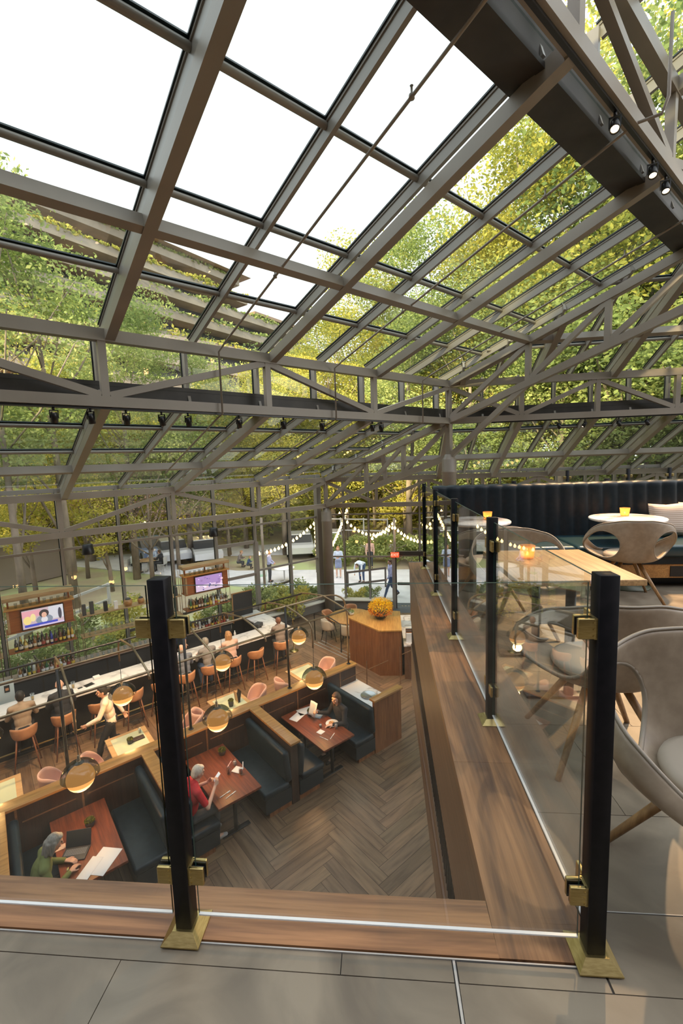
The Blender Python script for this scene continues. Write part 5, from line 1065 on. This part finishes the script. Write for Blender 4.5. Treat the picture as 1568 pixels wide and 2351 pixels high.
cutlery(4.70, -6.52, -1.3, 'knife nearest the booth edge on the woman\'s table'); cutlery(4.86, -6.45, .5, 'second knife beside the plate on the woman\'s table')
cup(2.86, -6.86, TB, .034, .12, M.cola, 'glass of cola before the man in red', 'cola_glass'); cup(3.02, -6.70, TB, .036, .10, M.cola, 'dark drink glass beside the napkins of the man in red', 'cola_glass'); cup(3.04, -6.98, TB, .036, .09, M.water, 'small white jar behind the napkins of the man in red', 'jar')
flat('napkin', 3.02, -6.83, TB, .16, .15, .5, M.white, 'crumpled white napkin on the table of the man in red', 'napkin', .015); flat('straw_wrapper', 2.98, -7.08, TB, .016, .17, .7, mat('pink_wrap', (.8, .5, .45), .6), 'pink and white wrapper on the table of the man in red', 'wrapper'); flat('straw_wrapper', 3.16, -6.9, TB, .014, .16, 1.1, M.white, 'white wrapper right of the napkin of the man in red', 'wrapper')
cutlery(2.60, -6.44, .15, 'fork next to the elbow of the man in red', True); cutlery(2.66, -6.36, .25, 'knife next to the elbow of the man in red')
t = local(.52, -6.80, 'laptop', 'open dark laptop on the booth table', 'laptop', TB, None, -.0); t.rotation_euler = (0, 0, RZ+1.06)
MB().rbox((0, 0, .009), (.33, .23, .016), .004).build('keyboard_base', M.darkgrey, t); m = MB(); [m.box(-.14+i*.0235, -.122+i*.0235, -.02+j*.022, -.003+j*.022, .0172, .0185) for i in range(12) for j in range(5)]; m.build('key', mat('keys', (.16, .17, .18), .5), t, kind='stuff')
m = MB(); m.rbox((0, .155, .118), (.33, .007, .22), .003, rx=-.32); m.build('lid', mat('laptop_lid', (.03, .035, .04), .4), t); m = MB(); m.cbox((0, .162, .12), (.05, .003, .05), rx=-.32); m.build('lid_logo', mat('faint_logo', (.12, .13, .12), .4), t)
flat('paper', .80, -6.42, TB, .30, .42, .75, M.white, 'large white open document at the near end of the laptop booth table', 'paper'); flat('paper', .62, -6.40, TB+.004, .16, .40, .78, M.white, 'folded half of the white document, lower sheet on the laptop booth table', 'paper'); flat('envelope', .33, -7.08, TB, .1, .22, -.1, mat('peach_paper', (.75, .45, .30), .6), 'peach coloured envelope left of the laptop', 'envelope')
t = local(1.93, -9.02, 'bill_folder', 'dark brown bill folder on the small table beside the waitress', 'folder', TB); MB().rbox((0, 0, .012), (.13, .24, .022), .004).build('folder_body', M.darkwood, t); cup(2.02, -9.22, TB, .035, .1, M.water, 'small glass on the small table beside the waitress', 'water_glass')
t = local(4.06, -8.93, 'menu_stand', 'upright framed menu on the small table', 'menu', TB); MB().cbox((0, -.03, .13), (.16, .006, .25), rx=.12).build('menu_card', M.capwood, t); m = MB(); m.cbox((-.083, -.03, .13), (.008, .012, .26), rx=.12); m.cbox((.083, -.03, .13), (.008, .012, .26), rx=.12); m.cbox((0, .035, .13), (.17, .006, .26), rx=-.18); m.build('menu_frame', M.blk, t)
# ------------------------------------------------------------------ people
def remesh(mb, name, m, parent, vox, it=2, fac=.5):
    me = mb.mesh(name+'_src', m); o = bpy.data.objects.new(name+'_src', me); COL.objects.link(o)
    r = o.modifiers.new('r', 'REMESH'); r.mode = 'VOXEL'; r.voxel_size = vox; r.use_smooth_shade = True
    s = o.modifiers.new('s', 'SMOOTH'); s.factor = fac; s.iterations = it
    dg_ = bpy.context.evaluated_depsgraph_get(); dg_.update(); out = bpy.data.meshes.new_from_object(o.evaluated_get(dg_))
    bpy.data.objects.remove(o); bpy.data.meshes.remove(me); out.materials.clear(); out.materials.append(m)
    q = bpy.data.objects.new(name, out); COL.objects.link(q); q.parent = parent; return q
def hand(mb, w, d, n, side, curl=.5, k=1.0):
    """w wrist, d finger direction, n palm normal (faces the thing held), side +1/-1 where the thumb sits"""
    d = d.normalized(); n = (n-d*n.dot(d)).normalized(); s = d.cross(n)*side
    for i in range(4):
        b = w + d*.085*k + s*(1.5-i)*.0195*k; mb.cap(w+d*.012+s*(1.5-i)*.011, b, .014*k, .0105*k, 8)
        L_ = (.078, .088, .083, .066)[i]*k; a = curl*.55; d1 = (d*cos(a)+n*sin(a)); a2 = curl*1.5; d2 = (d*cos(a2)+n*sin(a2)); p1 = b+d1*L_*.52
        mb.cap(b, p1, .0098*k, .0088*k, 7); mb.cap(p1, p1+d2*L_*.5, .0088*k, .0074*k, 7)
    t0 = w+d*.025*k+s*.026*k; t1 = t0+(d*.55+s*.75+n*.25).normalized()*.042*k; mb.cap(t0, t1, .0125*k, .0105*k, 7); mb.cap(t1, t1+(d*.9+s*.25+n*.35).normalized()*.032*k, .0102*k, .0085*k, 7)
def R3(rx=0, ry=0, rz=0): return (Matrix.Rotation(rz, 4, 'Z') @ Matrix.Rotation(ry, 4, 'Y') @ Matrix.Rotation(rx, 4, 'X'))
def person(lab, loc, rz, J, top, bottom, shoe, hair, hairkind='short', skin=None, vox=.011, sleeves='long', k=1.0, hands=True, grp=None, legs_bare=False, curl=(.5, .5), palm=(V((0, 0, -1)), V((0, 0, -1))), fdir=None, look=(0, 0)):
    skin = skin or M.skin; t = thing('person', lab, 'person', loc, rz, grp); t.scale = (k, k, k)
    P = {n: V(v) for n, v in J.items()}; body = MB()
    pe, ch, nk, hd = P['pelvis'], P['chest'], P['neck'], P['head']
    ax = (nk-pe).normalized(); lean = math.atan2(-ax.y, ax.z); T_ = R3(lean)
    def torso(mb, g):
        mb.ell(pe, (.155+g, .11+g, .115+g), 10, T_); m = (pe+ch)/2; mb.ell(m, (.138+g, .10+g, .17+g), 10, T_); mb.ell(ch, (.165+g, .108+g, .165+g), 12, T_)
        mb.cap(P['shL'], P['shR'], .054+g, .054+g); mb.cap(ch, nk, .09+g*.5, .062+g*.4)
        mb.cap(P['shL'], nk+V((0, 0, -.01)), .05+g, .045+g); mb.cap(P['shR'], nk+V((0, 0, -.01)), .05+g, .045+g)
    def arm(mb, s, g, upto=1.0, elb=1.0):
        mb.cap(P['sh'+s], P['el'+s], .048+g, .038+g)
        if elb > 0: mb.cap(P['el'+s], P['el'+s].lerp(P['wr'+s], upto), .037+g, (.037+(.0255-.037)*upto)+g)
    def leg(mb, s, g, upto=1.0):
        mb.cap(P['hip'+s], P['kn'+s], .080+g, .053+g); mb.cap(P['kn'+s], P['kn'+s].lerp(P['an'+s], upto), .052+g, (.052-.016*upto)+g)
        c_ = P['kn'+s].lerp(P['an'+s], .3)
        if upto > .4: mb.ell(c_, (.05+g, .052+g, .09+g), 8)
    torso(body, 0); body.cap(nk-V((0, 0, .05)), hd-V((0, 0, .06)), .052, .048)
    HT = Matrix.Translation(hd) @ R3(look[0], 0, look[1]); hm = lambda x, y, z: HT @ V((x, y, z)); HR_ = R3(look[0], 0, look[1])
    body.ell(hd, (.074, .092, .105), 14, HR_); body.ell(hm(0, .018, -.055), (.056, .068, .062), 10, HR_); body.ell(hm(0, .055, -.088), (.028, .026, .022), 8, HR_)
    body.cap(hm(0, .088, .012), hm(0, .107, -.028), .009, .013, 8)
    for s in (-1, 1): body.ell(hm(s*.075, -.008, -.012), (.011, .021, .031), 8, HR_); body.ell(hm(s*.036, .07, -.032), (.024, .018, .02), 8, HR_)
    body.ell(hm(0, .083, -.062), (.023, .010, .008), 8, HR_); body.cap(hm(-.045, .083, .03), hm(.045, .083, .03), .009, .009, 8)
    for i, s in enumerate('LR'):
        arm(body, s, 0); leg(body, s, 0); sd = -1 if s == 'L' else 1
        if hands:
            dd = (fdir[i] if fdir and fdir[i] is not None else (P['wr'+s]-P['el'+s])); hand(body, P['wr'+s], dd, palm[i], (1 if s == 'L' else -1), curl[i])
        else: body.ell(P['wr'+s]+(P['wr'+s]-P['el'+s]).normalized()*.06, (.035, .035, .05), 8)
        toe = P['toe'+s] if 'toe'+s in P else P['an'+s]+V((0, .15, -.045)); body.cap(P['an'+s], toe, .04, .026); body.ell(P['an'+s]+V((0, -.03, -.04)), (.033, .04, .03), 8)
    remesh(body, 'body', skin, t, vox*.62 if hands else vox)
    e = MB(); 
    for s in (-1, 1): e.ell(hm(s*.031, .082, .008), (.0125, .010, .008), 8, HR_)
    e.build('eyes', M.eye, t)
    m = MB(); m.ell(hm(0, .0905, -.061), (.022, .007, .0055), 8, HR_); m.build('lips', M.lips if skin is not M.skin2 else M.skin2, t)
    # clothes
    c = MB(); torso(c, .013)
    for s in 'LR':
        if sleeves == 'long': arm(c, s, .011, .93)
        elif sleeves == 'short': c.cap(P['sh'+s], P['sh'+s].lerp(P['el'+s], .72), .062, .056)
        elif sleeves == 'rolled': arm(c, s, .011, .25)
    if top: 
        o = remesh(c, 'shirt' if sleeves != 'blazer' else 'jacket', top, t, vox, 2)
        col = MB(); col.lathe([(.058, -.01), (.064, .012), (.056, .03), (.050, .03), (.055, .0)], M=Matrix.Translation(nk) @ T_, n=18, cap=False); col.build('collar', top, t)
    b = MB(); b.ell(pe, (.166, .125, .125), 10, T_); b.cap(P['hipL'], P['hipR'], .095, .095)
    if not legs_bare:
        for s in 'LR': leg(b, s, .013, .93)
    else:
        for s in 'LR': b.cap(P['hip'+s], P['hip'+s].lerp(P['kn'+s], .75), .10, .092)
        b.ell((P['hipL'].lerp(P['knL'], .5)+P['hipR'].lerp(P['knR'], .5))/2, (.14, .11, .17), 8)
    remesh(b, 'trousers' if not legs_bare else 'skirt', bottom, t, vox, 2)
    for s in 'LR':
        sh = MB(); an = P['an'+s]; toe = P['toe'+s] if 'toe'+s in P else an+V((0, .15, -.045)); sh.cap(an+V((0, 0, -.02)), toe, .043, .034); sh.cap(an+V((0, -.035, -.045)), toe+V((0, 0, -.008)), .036, .028); sh.ell(an+V((0, 0, .0)), (.042, .045, .035), 8)
        remesh(sh, 'shoe', shoe, t, vox, 1)
    if hair is not None:
        h = MB(); T2 = HR_
        if hairkind in ('short', 'long', 'bun', 'bob'):
            h.ell(hm(0, -.016, .022), (.083, .092, .100), 12, T2); h.ell(hm(0, -.045, -.02), (.076, .062, .075), 10, T2); h.ell(hm(0, .045, .075), (.06, .042, .030), 8, T2)
        if hairkind in ('long', 'bob'):
            L2 = .32 if hairkind == 'long' else .14
            for s in (-1, 1): h.cap(hm(s*.066, -.01, .02), hm(s*.072, .0, -L2*.85), .032, .022)
            h.cap(hm(0, -.07, 0), hm(.0, -.075, -L2), .060, .036); h.cap(hm(-.045, -.06, 0), hm(-.055, -.055, -L2*.95), .042, .026); h.cap(hm(.045, -.06, 0), hm(.055, -.055, -L2*.95), .042, .026)
        if hairkind == 'bun': h.ell(hm(0, -.125, .02), (.05, .045, .05), 8, T2)
        if hairkind == 'fringe': h.ell(hm(0, -.045, -.035), (.079, .062, .048), 10, T2)
        o = remesh(h, 'hair', hair, t, .009, 1)
    return t
M.eye = mat('eye', (.02, .015, .012), .2); M.lips = mat('lips', (.45, .16, .13), .5)
def hairm(name, c1, c2): m = mat(name, c1, .6); noisy(m, c1, c2, 9, (6, 6, .8), 6, (.3, .7), bump=.35); return m
M.hblack = hairm('black_hair', (.008, .007, .006), (.02, .016, .014)); M.hbrown = hairm('brown_hair', (.06, .03, .015), (.14, .075, .035)); M.hgrey = hairm('grey_hair', (.18, .17, .15), (.34, .31, .27)); M.hwhite = hairm('white_hair', (.55, .45, .36), (.75, .66, .55)); M.hblond = hairm('dark_blond_hair', (.30, .15, .06), (.50, .28, .12))
def cloth(name, c, rough=.85, c2=None): m = mat(name, c, rough); noisy(m, c, c2 or tuple(min(1, x*1.18) for x in c), 7, bump=.25); return m
K = {n: cloth(n, c) for n, c in (('beige_knit', (.34, .25, .17)), ('black_shirt', (.022, .024, .03)), ('cream_blouse', (.66, .55, .46)), ('black_cloth', (.012, .012, .014)), ('blue_grey_shirt', (.14, .16, .20)), ('grey_shirt', (.20, .19, .19)), ('blazer', (.20, .165, .145)), ('peach_top', (.62, .40, .32)), ('navy_shirt', (.02, .03, .06)), ('red_polo', (.52, .018, .025)), ('jeans', (.05, .09, .18)), ('olive_jacket', (.13, .15, .045)), ('lilac_shirt', (.42, .45, .72)), ('white_shirt', (.72, .78, .85)), ('grey_trousers', (.05, .055, .06)), ('denim', (.25, .30, .45)), ('light_blue', (.5, .6, .75)))}
M.shoe = mat('black_shoe', (.015, .014, .013), .4); M.shoew = mat('grey_shoe', (.4, .4, .4), .6)
def sit(sh, lean=.05, kn=.42, foot=None, el=((-.24, .16), (.24, .16)), elz=.24, wr=((-.16, .40), (.16, .40)), wrz=.24, head=(0, .05), spread=.10, hz=.0):
    z = sh+.10; f = foot if foot is not None else .075
    return dict(pelvis=(0, 0, z), chest=(0, lean*.75, z+.33), neck=(0, lean*1.15, z+.49), head=(head[0], lean*1.3+head[1], z+.64+hz), shL=(-.175, lean, z+.445), shR=(.175, lean, z+.445), elL=(el[0][0], el[0][1], z+elz), elR=(el[1][0], el[1][1], z+elz), wrL=(wr[0][0], wr[0][1], z+wrz), wrR=(wr[1][0], wr[1][1], z+wrz),
        hipL=(-.09, .02, z-.01), hipR=(.09, .02, z-.01), knL=(-spread-.02, kn, z-.02), knR=(spread+.02, kn, z-.02), anL=(-spread-.02, kn-.02, f), anR=(spread+.02, kn-.02, f))
def bar_guest(u, lab, **kw):
    rz = kw.pop('rz', 0); J = sit(.765, kw.pop('lean', .10), .34, .33, ((-.25, .20), (.25, .20)), .20, ((-.13, .42), (.13, .43)), .235, spread=.12); J['anL'] = (-.12, .26, .34); J['anR'] = (.12, .26, .34)
    for a in ('jl',): J.update(kw.pop(a, {}))
    person(lab, G(u, -10.84, 0), RZ+pi/2+rz, J, kw.pop('top'), kw.pop('bottom', K['black_cloth']), kw.pop('shoe', M.shoe), kw.pop('hair', None), grp='guests seated at the bar', vox=.013, **kw)
bar_guest(.20, 'seated man seen from behind at the bar, black hair, beige sweater', top=K['beige_knit'], hair=M.hblack, skin=M.skin)
bar_guest(.90, 'bald man seated at the bar in a black shirt, seen from behind', top=K['black_shirt'], hair=None, skin=M.skin3, look=(-.1, .2))
bar_guest(3.56, 'bald man at the bar in a blue-grey shirt, next to the middle railing post', top=K['blue_grey_shirt'], hair=M.hgrey, hairkind='fringe', skin=M.skin3)
bar_guest(4.20, 'grey-haired man at the bar in a dark grey shirt and jeans', top=K['grey_shirt'], bottom=K['jeans'], hair=M.hgrey, skin=M.skin)
bar_guest(4.85, 'woman with long blond-brown hair at the bar in a peach top', top=K['peach_top'], hair=M.hblond, hairkind='long', skin=M.skin3)
bar_guest(6.40, 'bald man in a grey-brown blazer at the far bar end', top=K['blazer'], bottom=K['grey_trousers'], hair=None, skin=M.skin2, rz=-.3, jl={'wrL': (-.10, .34, 1.22), 'elL': (-.22, .30, 1.06)}, look=(0, .5))
ST = lambda h=0: dict(pelvis=(0, 0, .95), chest=(0, .01, 1.27), neck=(0, .0, 1.44), head=(0, .03, 1.60), shL=(-.175, 0, 1.385), shR=(.175, 0, 1.385), elL=(-.23, .0, 1.10), elR=(.23, .0, 1.10), wrL=(-.22, .12, .88), wrR=(.22, .12, .88), hipL=(-.09, 0, .90), hipR=(.09, 0, .90), knL=(-.10, .02, .49), knR=(.10, .02, .49), anL=(-.10, -.01, .075), anR=(.10, -.01, .075))
J = ST(); J.update(elL=(-.27, .10, 1.12), wrL=(-.20, .30, 1.02)); person('bartender in a dark navy shirt behind the bar beside the middle post', G(3.95, -12.75, 0), RZ-pi/2, J, K['navy_shirt'], K['black_cloth'], M.shoe, M.hbrown, vox=.013, sleeves='rolled')
J = ST(); J.update(pelvis=(0, -.02, .93), chest=(0, .04, 1.25), neck=(0, .05, 1.42), head=(0, .10, 1.575), shL=(-.165, .07, 1.37), shR=(.165, .0, 1.37), hipL=(-.09, 0, .88), hipR=(.09, 0, .88), elL=(-.24, .20, 1.13), wrL=(-.19, .42, 1.04), elR=(.24, -.16, 1.12), wrR=(.22, -.26, .90), knL=(-.09, .20, .50), anL=(-.09, .30, .085), knR=(.09, -.02, .48), anR=(.09, -.36, .22), toeR=(.09, -.28, .09))
person('waitress with dark hair walking left in a cream blouse and black trousers', G(1.62, -9.86, 0), RZ+pi-.15, J, K['cream_blouse'], K['black_cloth'], M.shoe, M.hblack, 'bun', M.skin, curl=(1.2, 1.0), palm=(V((1, 0, -.2)), V((-1, 0, 0))), vox=.011)
# guests in the booths (seat 0.49 high)
J = sit(.50, .06, .40, .075, ((-.26, .12), (.27, .20)), .22, ((-.13, .36), (.14, .46)), .30, head=(.02, .05)); J.update(elR=(.27, .16, .80), wrR=(.28, .44, .93), elL=(-.24, .14, .80), wrL=(-.12, .34, .80))
person('woman with long brown hair holding up a menu in the end booth', G(5.42, -6.82, 0), RZ+pi, J, K['black_shirt'], K['black_cloth'], M.shoe, M.hbrown, 'long', M.skin3, curl=(.5, 1.2), palm=(V((0, 0, -1)), V((-1, 0, 0))), vox=.010, look=(-.12, .25))
J = sit(.50, .10, .40, .075, head=(-.02, .06)); J.update(elL=(-.30, .16, .80), wrL=(-.13, .38, .90), elR=(.29, .20, .80), wrR=(.07, .42, .92))
person('white-haired man in a red polo shirt holding a phone', G(2.06, -6.60, 0), RZ, J, K['red_polo'], K['grey_trousers'], M.shoew, M.hwhite, 'short', M.skin3, sleeves='short', curl=(1.1, 1.1), palm=(V((1, 0, .1)), V((-1, 0, .1))), fdir=(V((.4, .6, .7)), V((-.4, .6, .7))), vox=.010, look=(-.3, 0))
t = thing('phone', 'white smartphone held up by the man in red', 'phone', G(2.56, -6.63, .985), RZ); t.rotation_euler = (.75, 0, RZ); MB().rbox((0, 0, 0), (.074, .15, .009), .004).build('phone_case', M.porcelain, t); MB().box(-.033, .033, -.068, .068, .0046, .0052).build('phone_screen', mat('phone_glass', (.5, .55, .6), .2, emit=(.7, .8, .9), es=.5), t)
J = sit(.50, .14, .38, .075, head=(.0, .09)); J.update(elL=(-.28, .18, .79), wrL=(-.13, .37, .805), elR=(.29, .20, .79), wrR=(.12, .40, .805))
person('grey-blond woman in an olive jacket typing on the laptop', G(.02, -6.62, 0), RZ-.05, J, K['olive_jacket'], K['black_cloth'], M.shoe, M.hgrey, 'bob', M.skin, curl=(.55, .55), vox=.010, look=(-.35, 0))
o = MB().lathe([(.034, -.012), (.036, 0), (.034, .012)], n=16, cap=False); oo = o.build('wristwatch', M.brass); oo.location = G(.40, -6.51, .822); oo.rotation_euler = (pi/2, 0, RZ-.3); tag(oo, 'gold wristwatch on the wrist of the woman typing', 'watch')
# menu held by the woman in the end booth
o = MB().grid(lambda u, v: V(((u-.5)*.21, .012*sin(u*5), (v-.5)*.29)), 8, 6); oo = o.build('paper', M.white); so = oo.modifiers.new('s', 'SOLIDIFY'); so.thickness = .0025; oo.location = G(4.93, -7.18, .99); oo.rotation_euler = (-.35, 0, RZ+.15); tag(oo, 'white menu sheet held up by the dark-haired woman', 'paper', None)
# people outside
J = ST(); J.update(elL=(-.25, .06, 1.12), wrL=(-.08, .24, 1.14), elR=(.25, .06, 1.12), wrR=(.08, .24, 1.12)); person('woman in a pale jacket and short skirt standing outside right of the column', V((-2.28, 22.85, ZL-.02)), pi, J, K['light_blue'], K['denim'], M.shoew, M.hblond, 'bob', M.skin3, vox=.02, hands=False, legs_bare=True)
J = ST(); J.update(pelvis=(0, -.12, .93), chest=(0, .22, 1.05), neck=(0, .38, 1.02), head=(0, .50, .95), shL=(-.17, .30, 1.02), shR=(.17, .30, 1.02), elL=(-.2, .38, .78), elR=(.2, .38, .78), wrL=(-.18, .42, .52), wrR=(.18, .42, .52), hipL=(-.09, -.1, .9), hipR=(.09, -.1, .9)); person('man in a white shirt bending over outside the back windows', V((-1.0, 21.95, ZL-.02)), pi*.85, J, K['white_shirt'], K['jeans'], M.shoe, M.hbrown, 'short', M.skin3, vox=.02, hands=False)
J = ST(); J.update(knL=(-.09, .2, .5), anL=(-.09, .34, .09), knR=(.09, -.08, .48), anR=(.09, -.38, .18), toeR=(.09, -.28, .05), elL=(-.24, .1, 1.12), wrL=(-.2, .24, .92), elR=(.24, -.1, 1.12), wrR=(.22, -.16, .88)); person('man in a lilac-blue shirt and jeans walking outside the exit doors', V((.42, 19.3, ZL-.015)), pi*.62, J, K['lilac_shirt'], K['jeans'], M.shoe, M.hbrown, 'short', M.skin3, vox=.02, hands=False, k=1.03)
J = ST(); J.update(elL=(-.24, .05, 1.12), wrL=(-.1, .25, 1.0), elR=(.24, .05, 1.12), wrR=(.1, .25, 1.0)); person('man in a pale blue shirt standing outside left of the column', V((-5.86, 22.1, ZL-.02)), -pi*.5, J, K['lilac_shirt'], K['grey_trousers'], M.shoe, M.hbrown, 'short', M.skin, vox=.02, hands=False)
J = ST(); person('person in a pink shirt standing behind the exit door frame outside', V((-.62, 24.9, ZL-.02)), pi, J, K['peach_top'], K['grey_trousers'], M.shoe, M.hbrown, 'short', M.skin3, vox=.02, hands=False)
for dx, dy, rz, top, lab in ((-.8, -.3, -pi/2, 'white_shirt', 'guest in white seated at the far left patio table'), (.8, .1, pi/2, 'black_shirt', 'guest in black seated at the far left patio table'), (-.1, .85, pi, 'light_blue', 'guest in pale blue seated at the far left patio table')):
    person(lab, V((-13.9+dx, 24.6+dy, ZL-.02)), rz, sit(.45), K[top], K['grey_trousers'], M.shoe, M.hbrown, 'short', M.skin3, vox=.024, hands=False)
    t = thing('patio_chair', 'patio chair under the '+lab.split(' seated')[0]+' at the far left patio table', 'chair', (-13.9+dx, 24.6+dy, ZL-.015), rz); MB().rbox((0, 0, .43), (.44, .44, .03), .01).build('seat', M.palerail, t); MB().rbox((0, -.22, .66), (.44, .03, .40), .01).build('backrest', M.palerail, t)
    for x in (-.19, .19):
        for y in (-.19, .19): MB().tube([(x, y, .43), (x, y, 0)], .014, 6).build('leg', M.palerail, t)
for x, y, top, lab in ((-8.7, 25.6, 'blazer', 'person in brown crouching on the path outside beyond the right television unit'), (-8.0, 25.2, 'jeans', 'child in blue crouching on the path outside beyond the right television unit')):
    person(lab, V((x, y, ZL-.02)), -pi/2, sit(.22, .15, .30), K[top], K['grey_trousers'], M.shoe, M.hblond, 'short', M.skin3, vox=.024, hands=False, k=.95 if top == 'blazer' else .7)
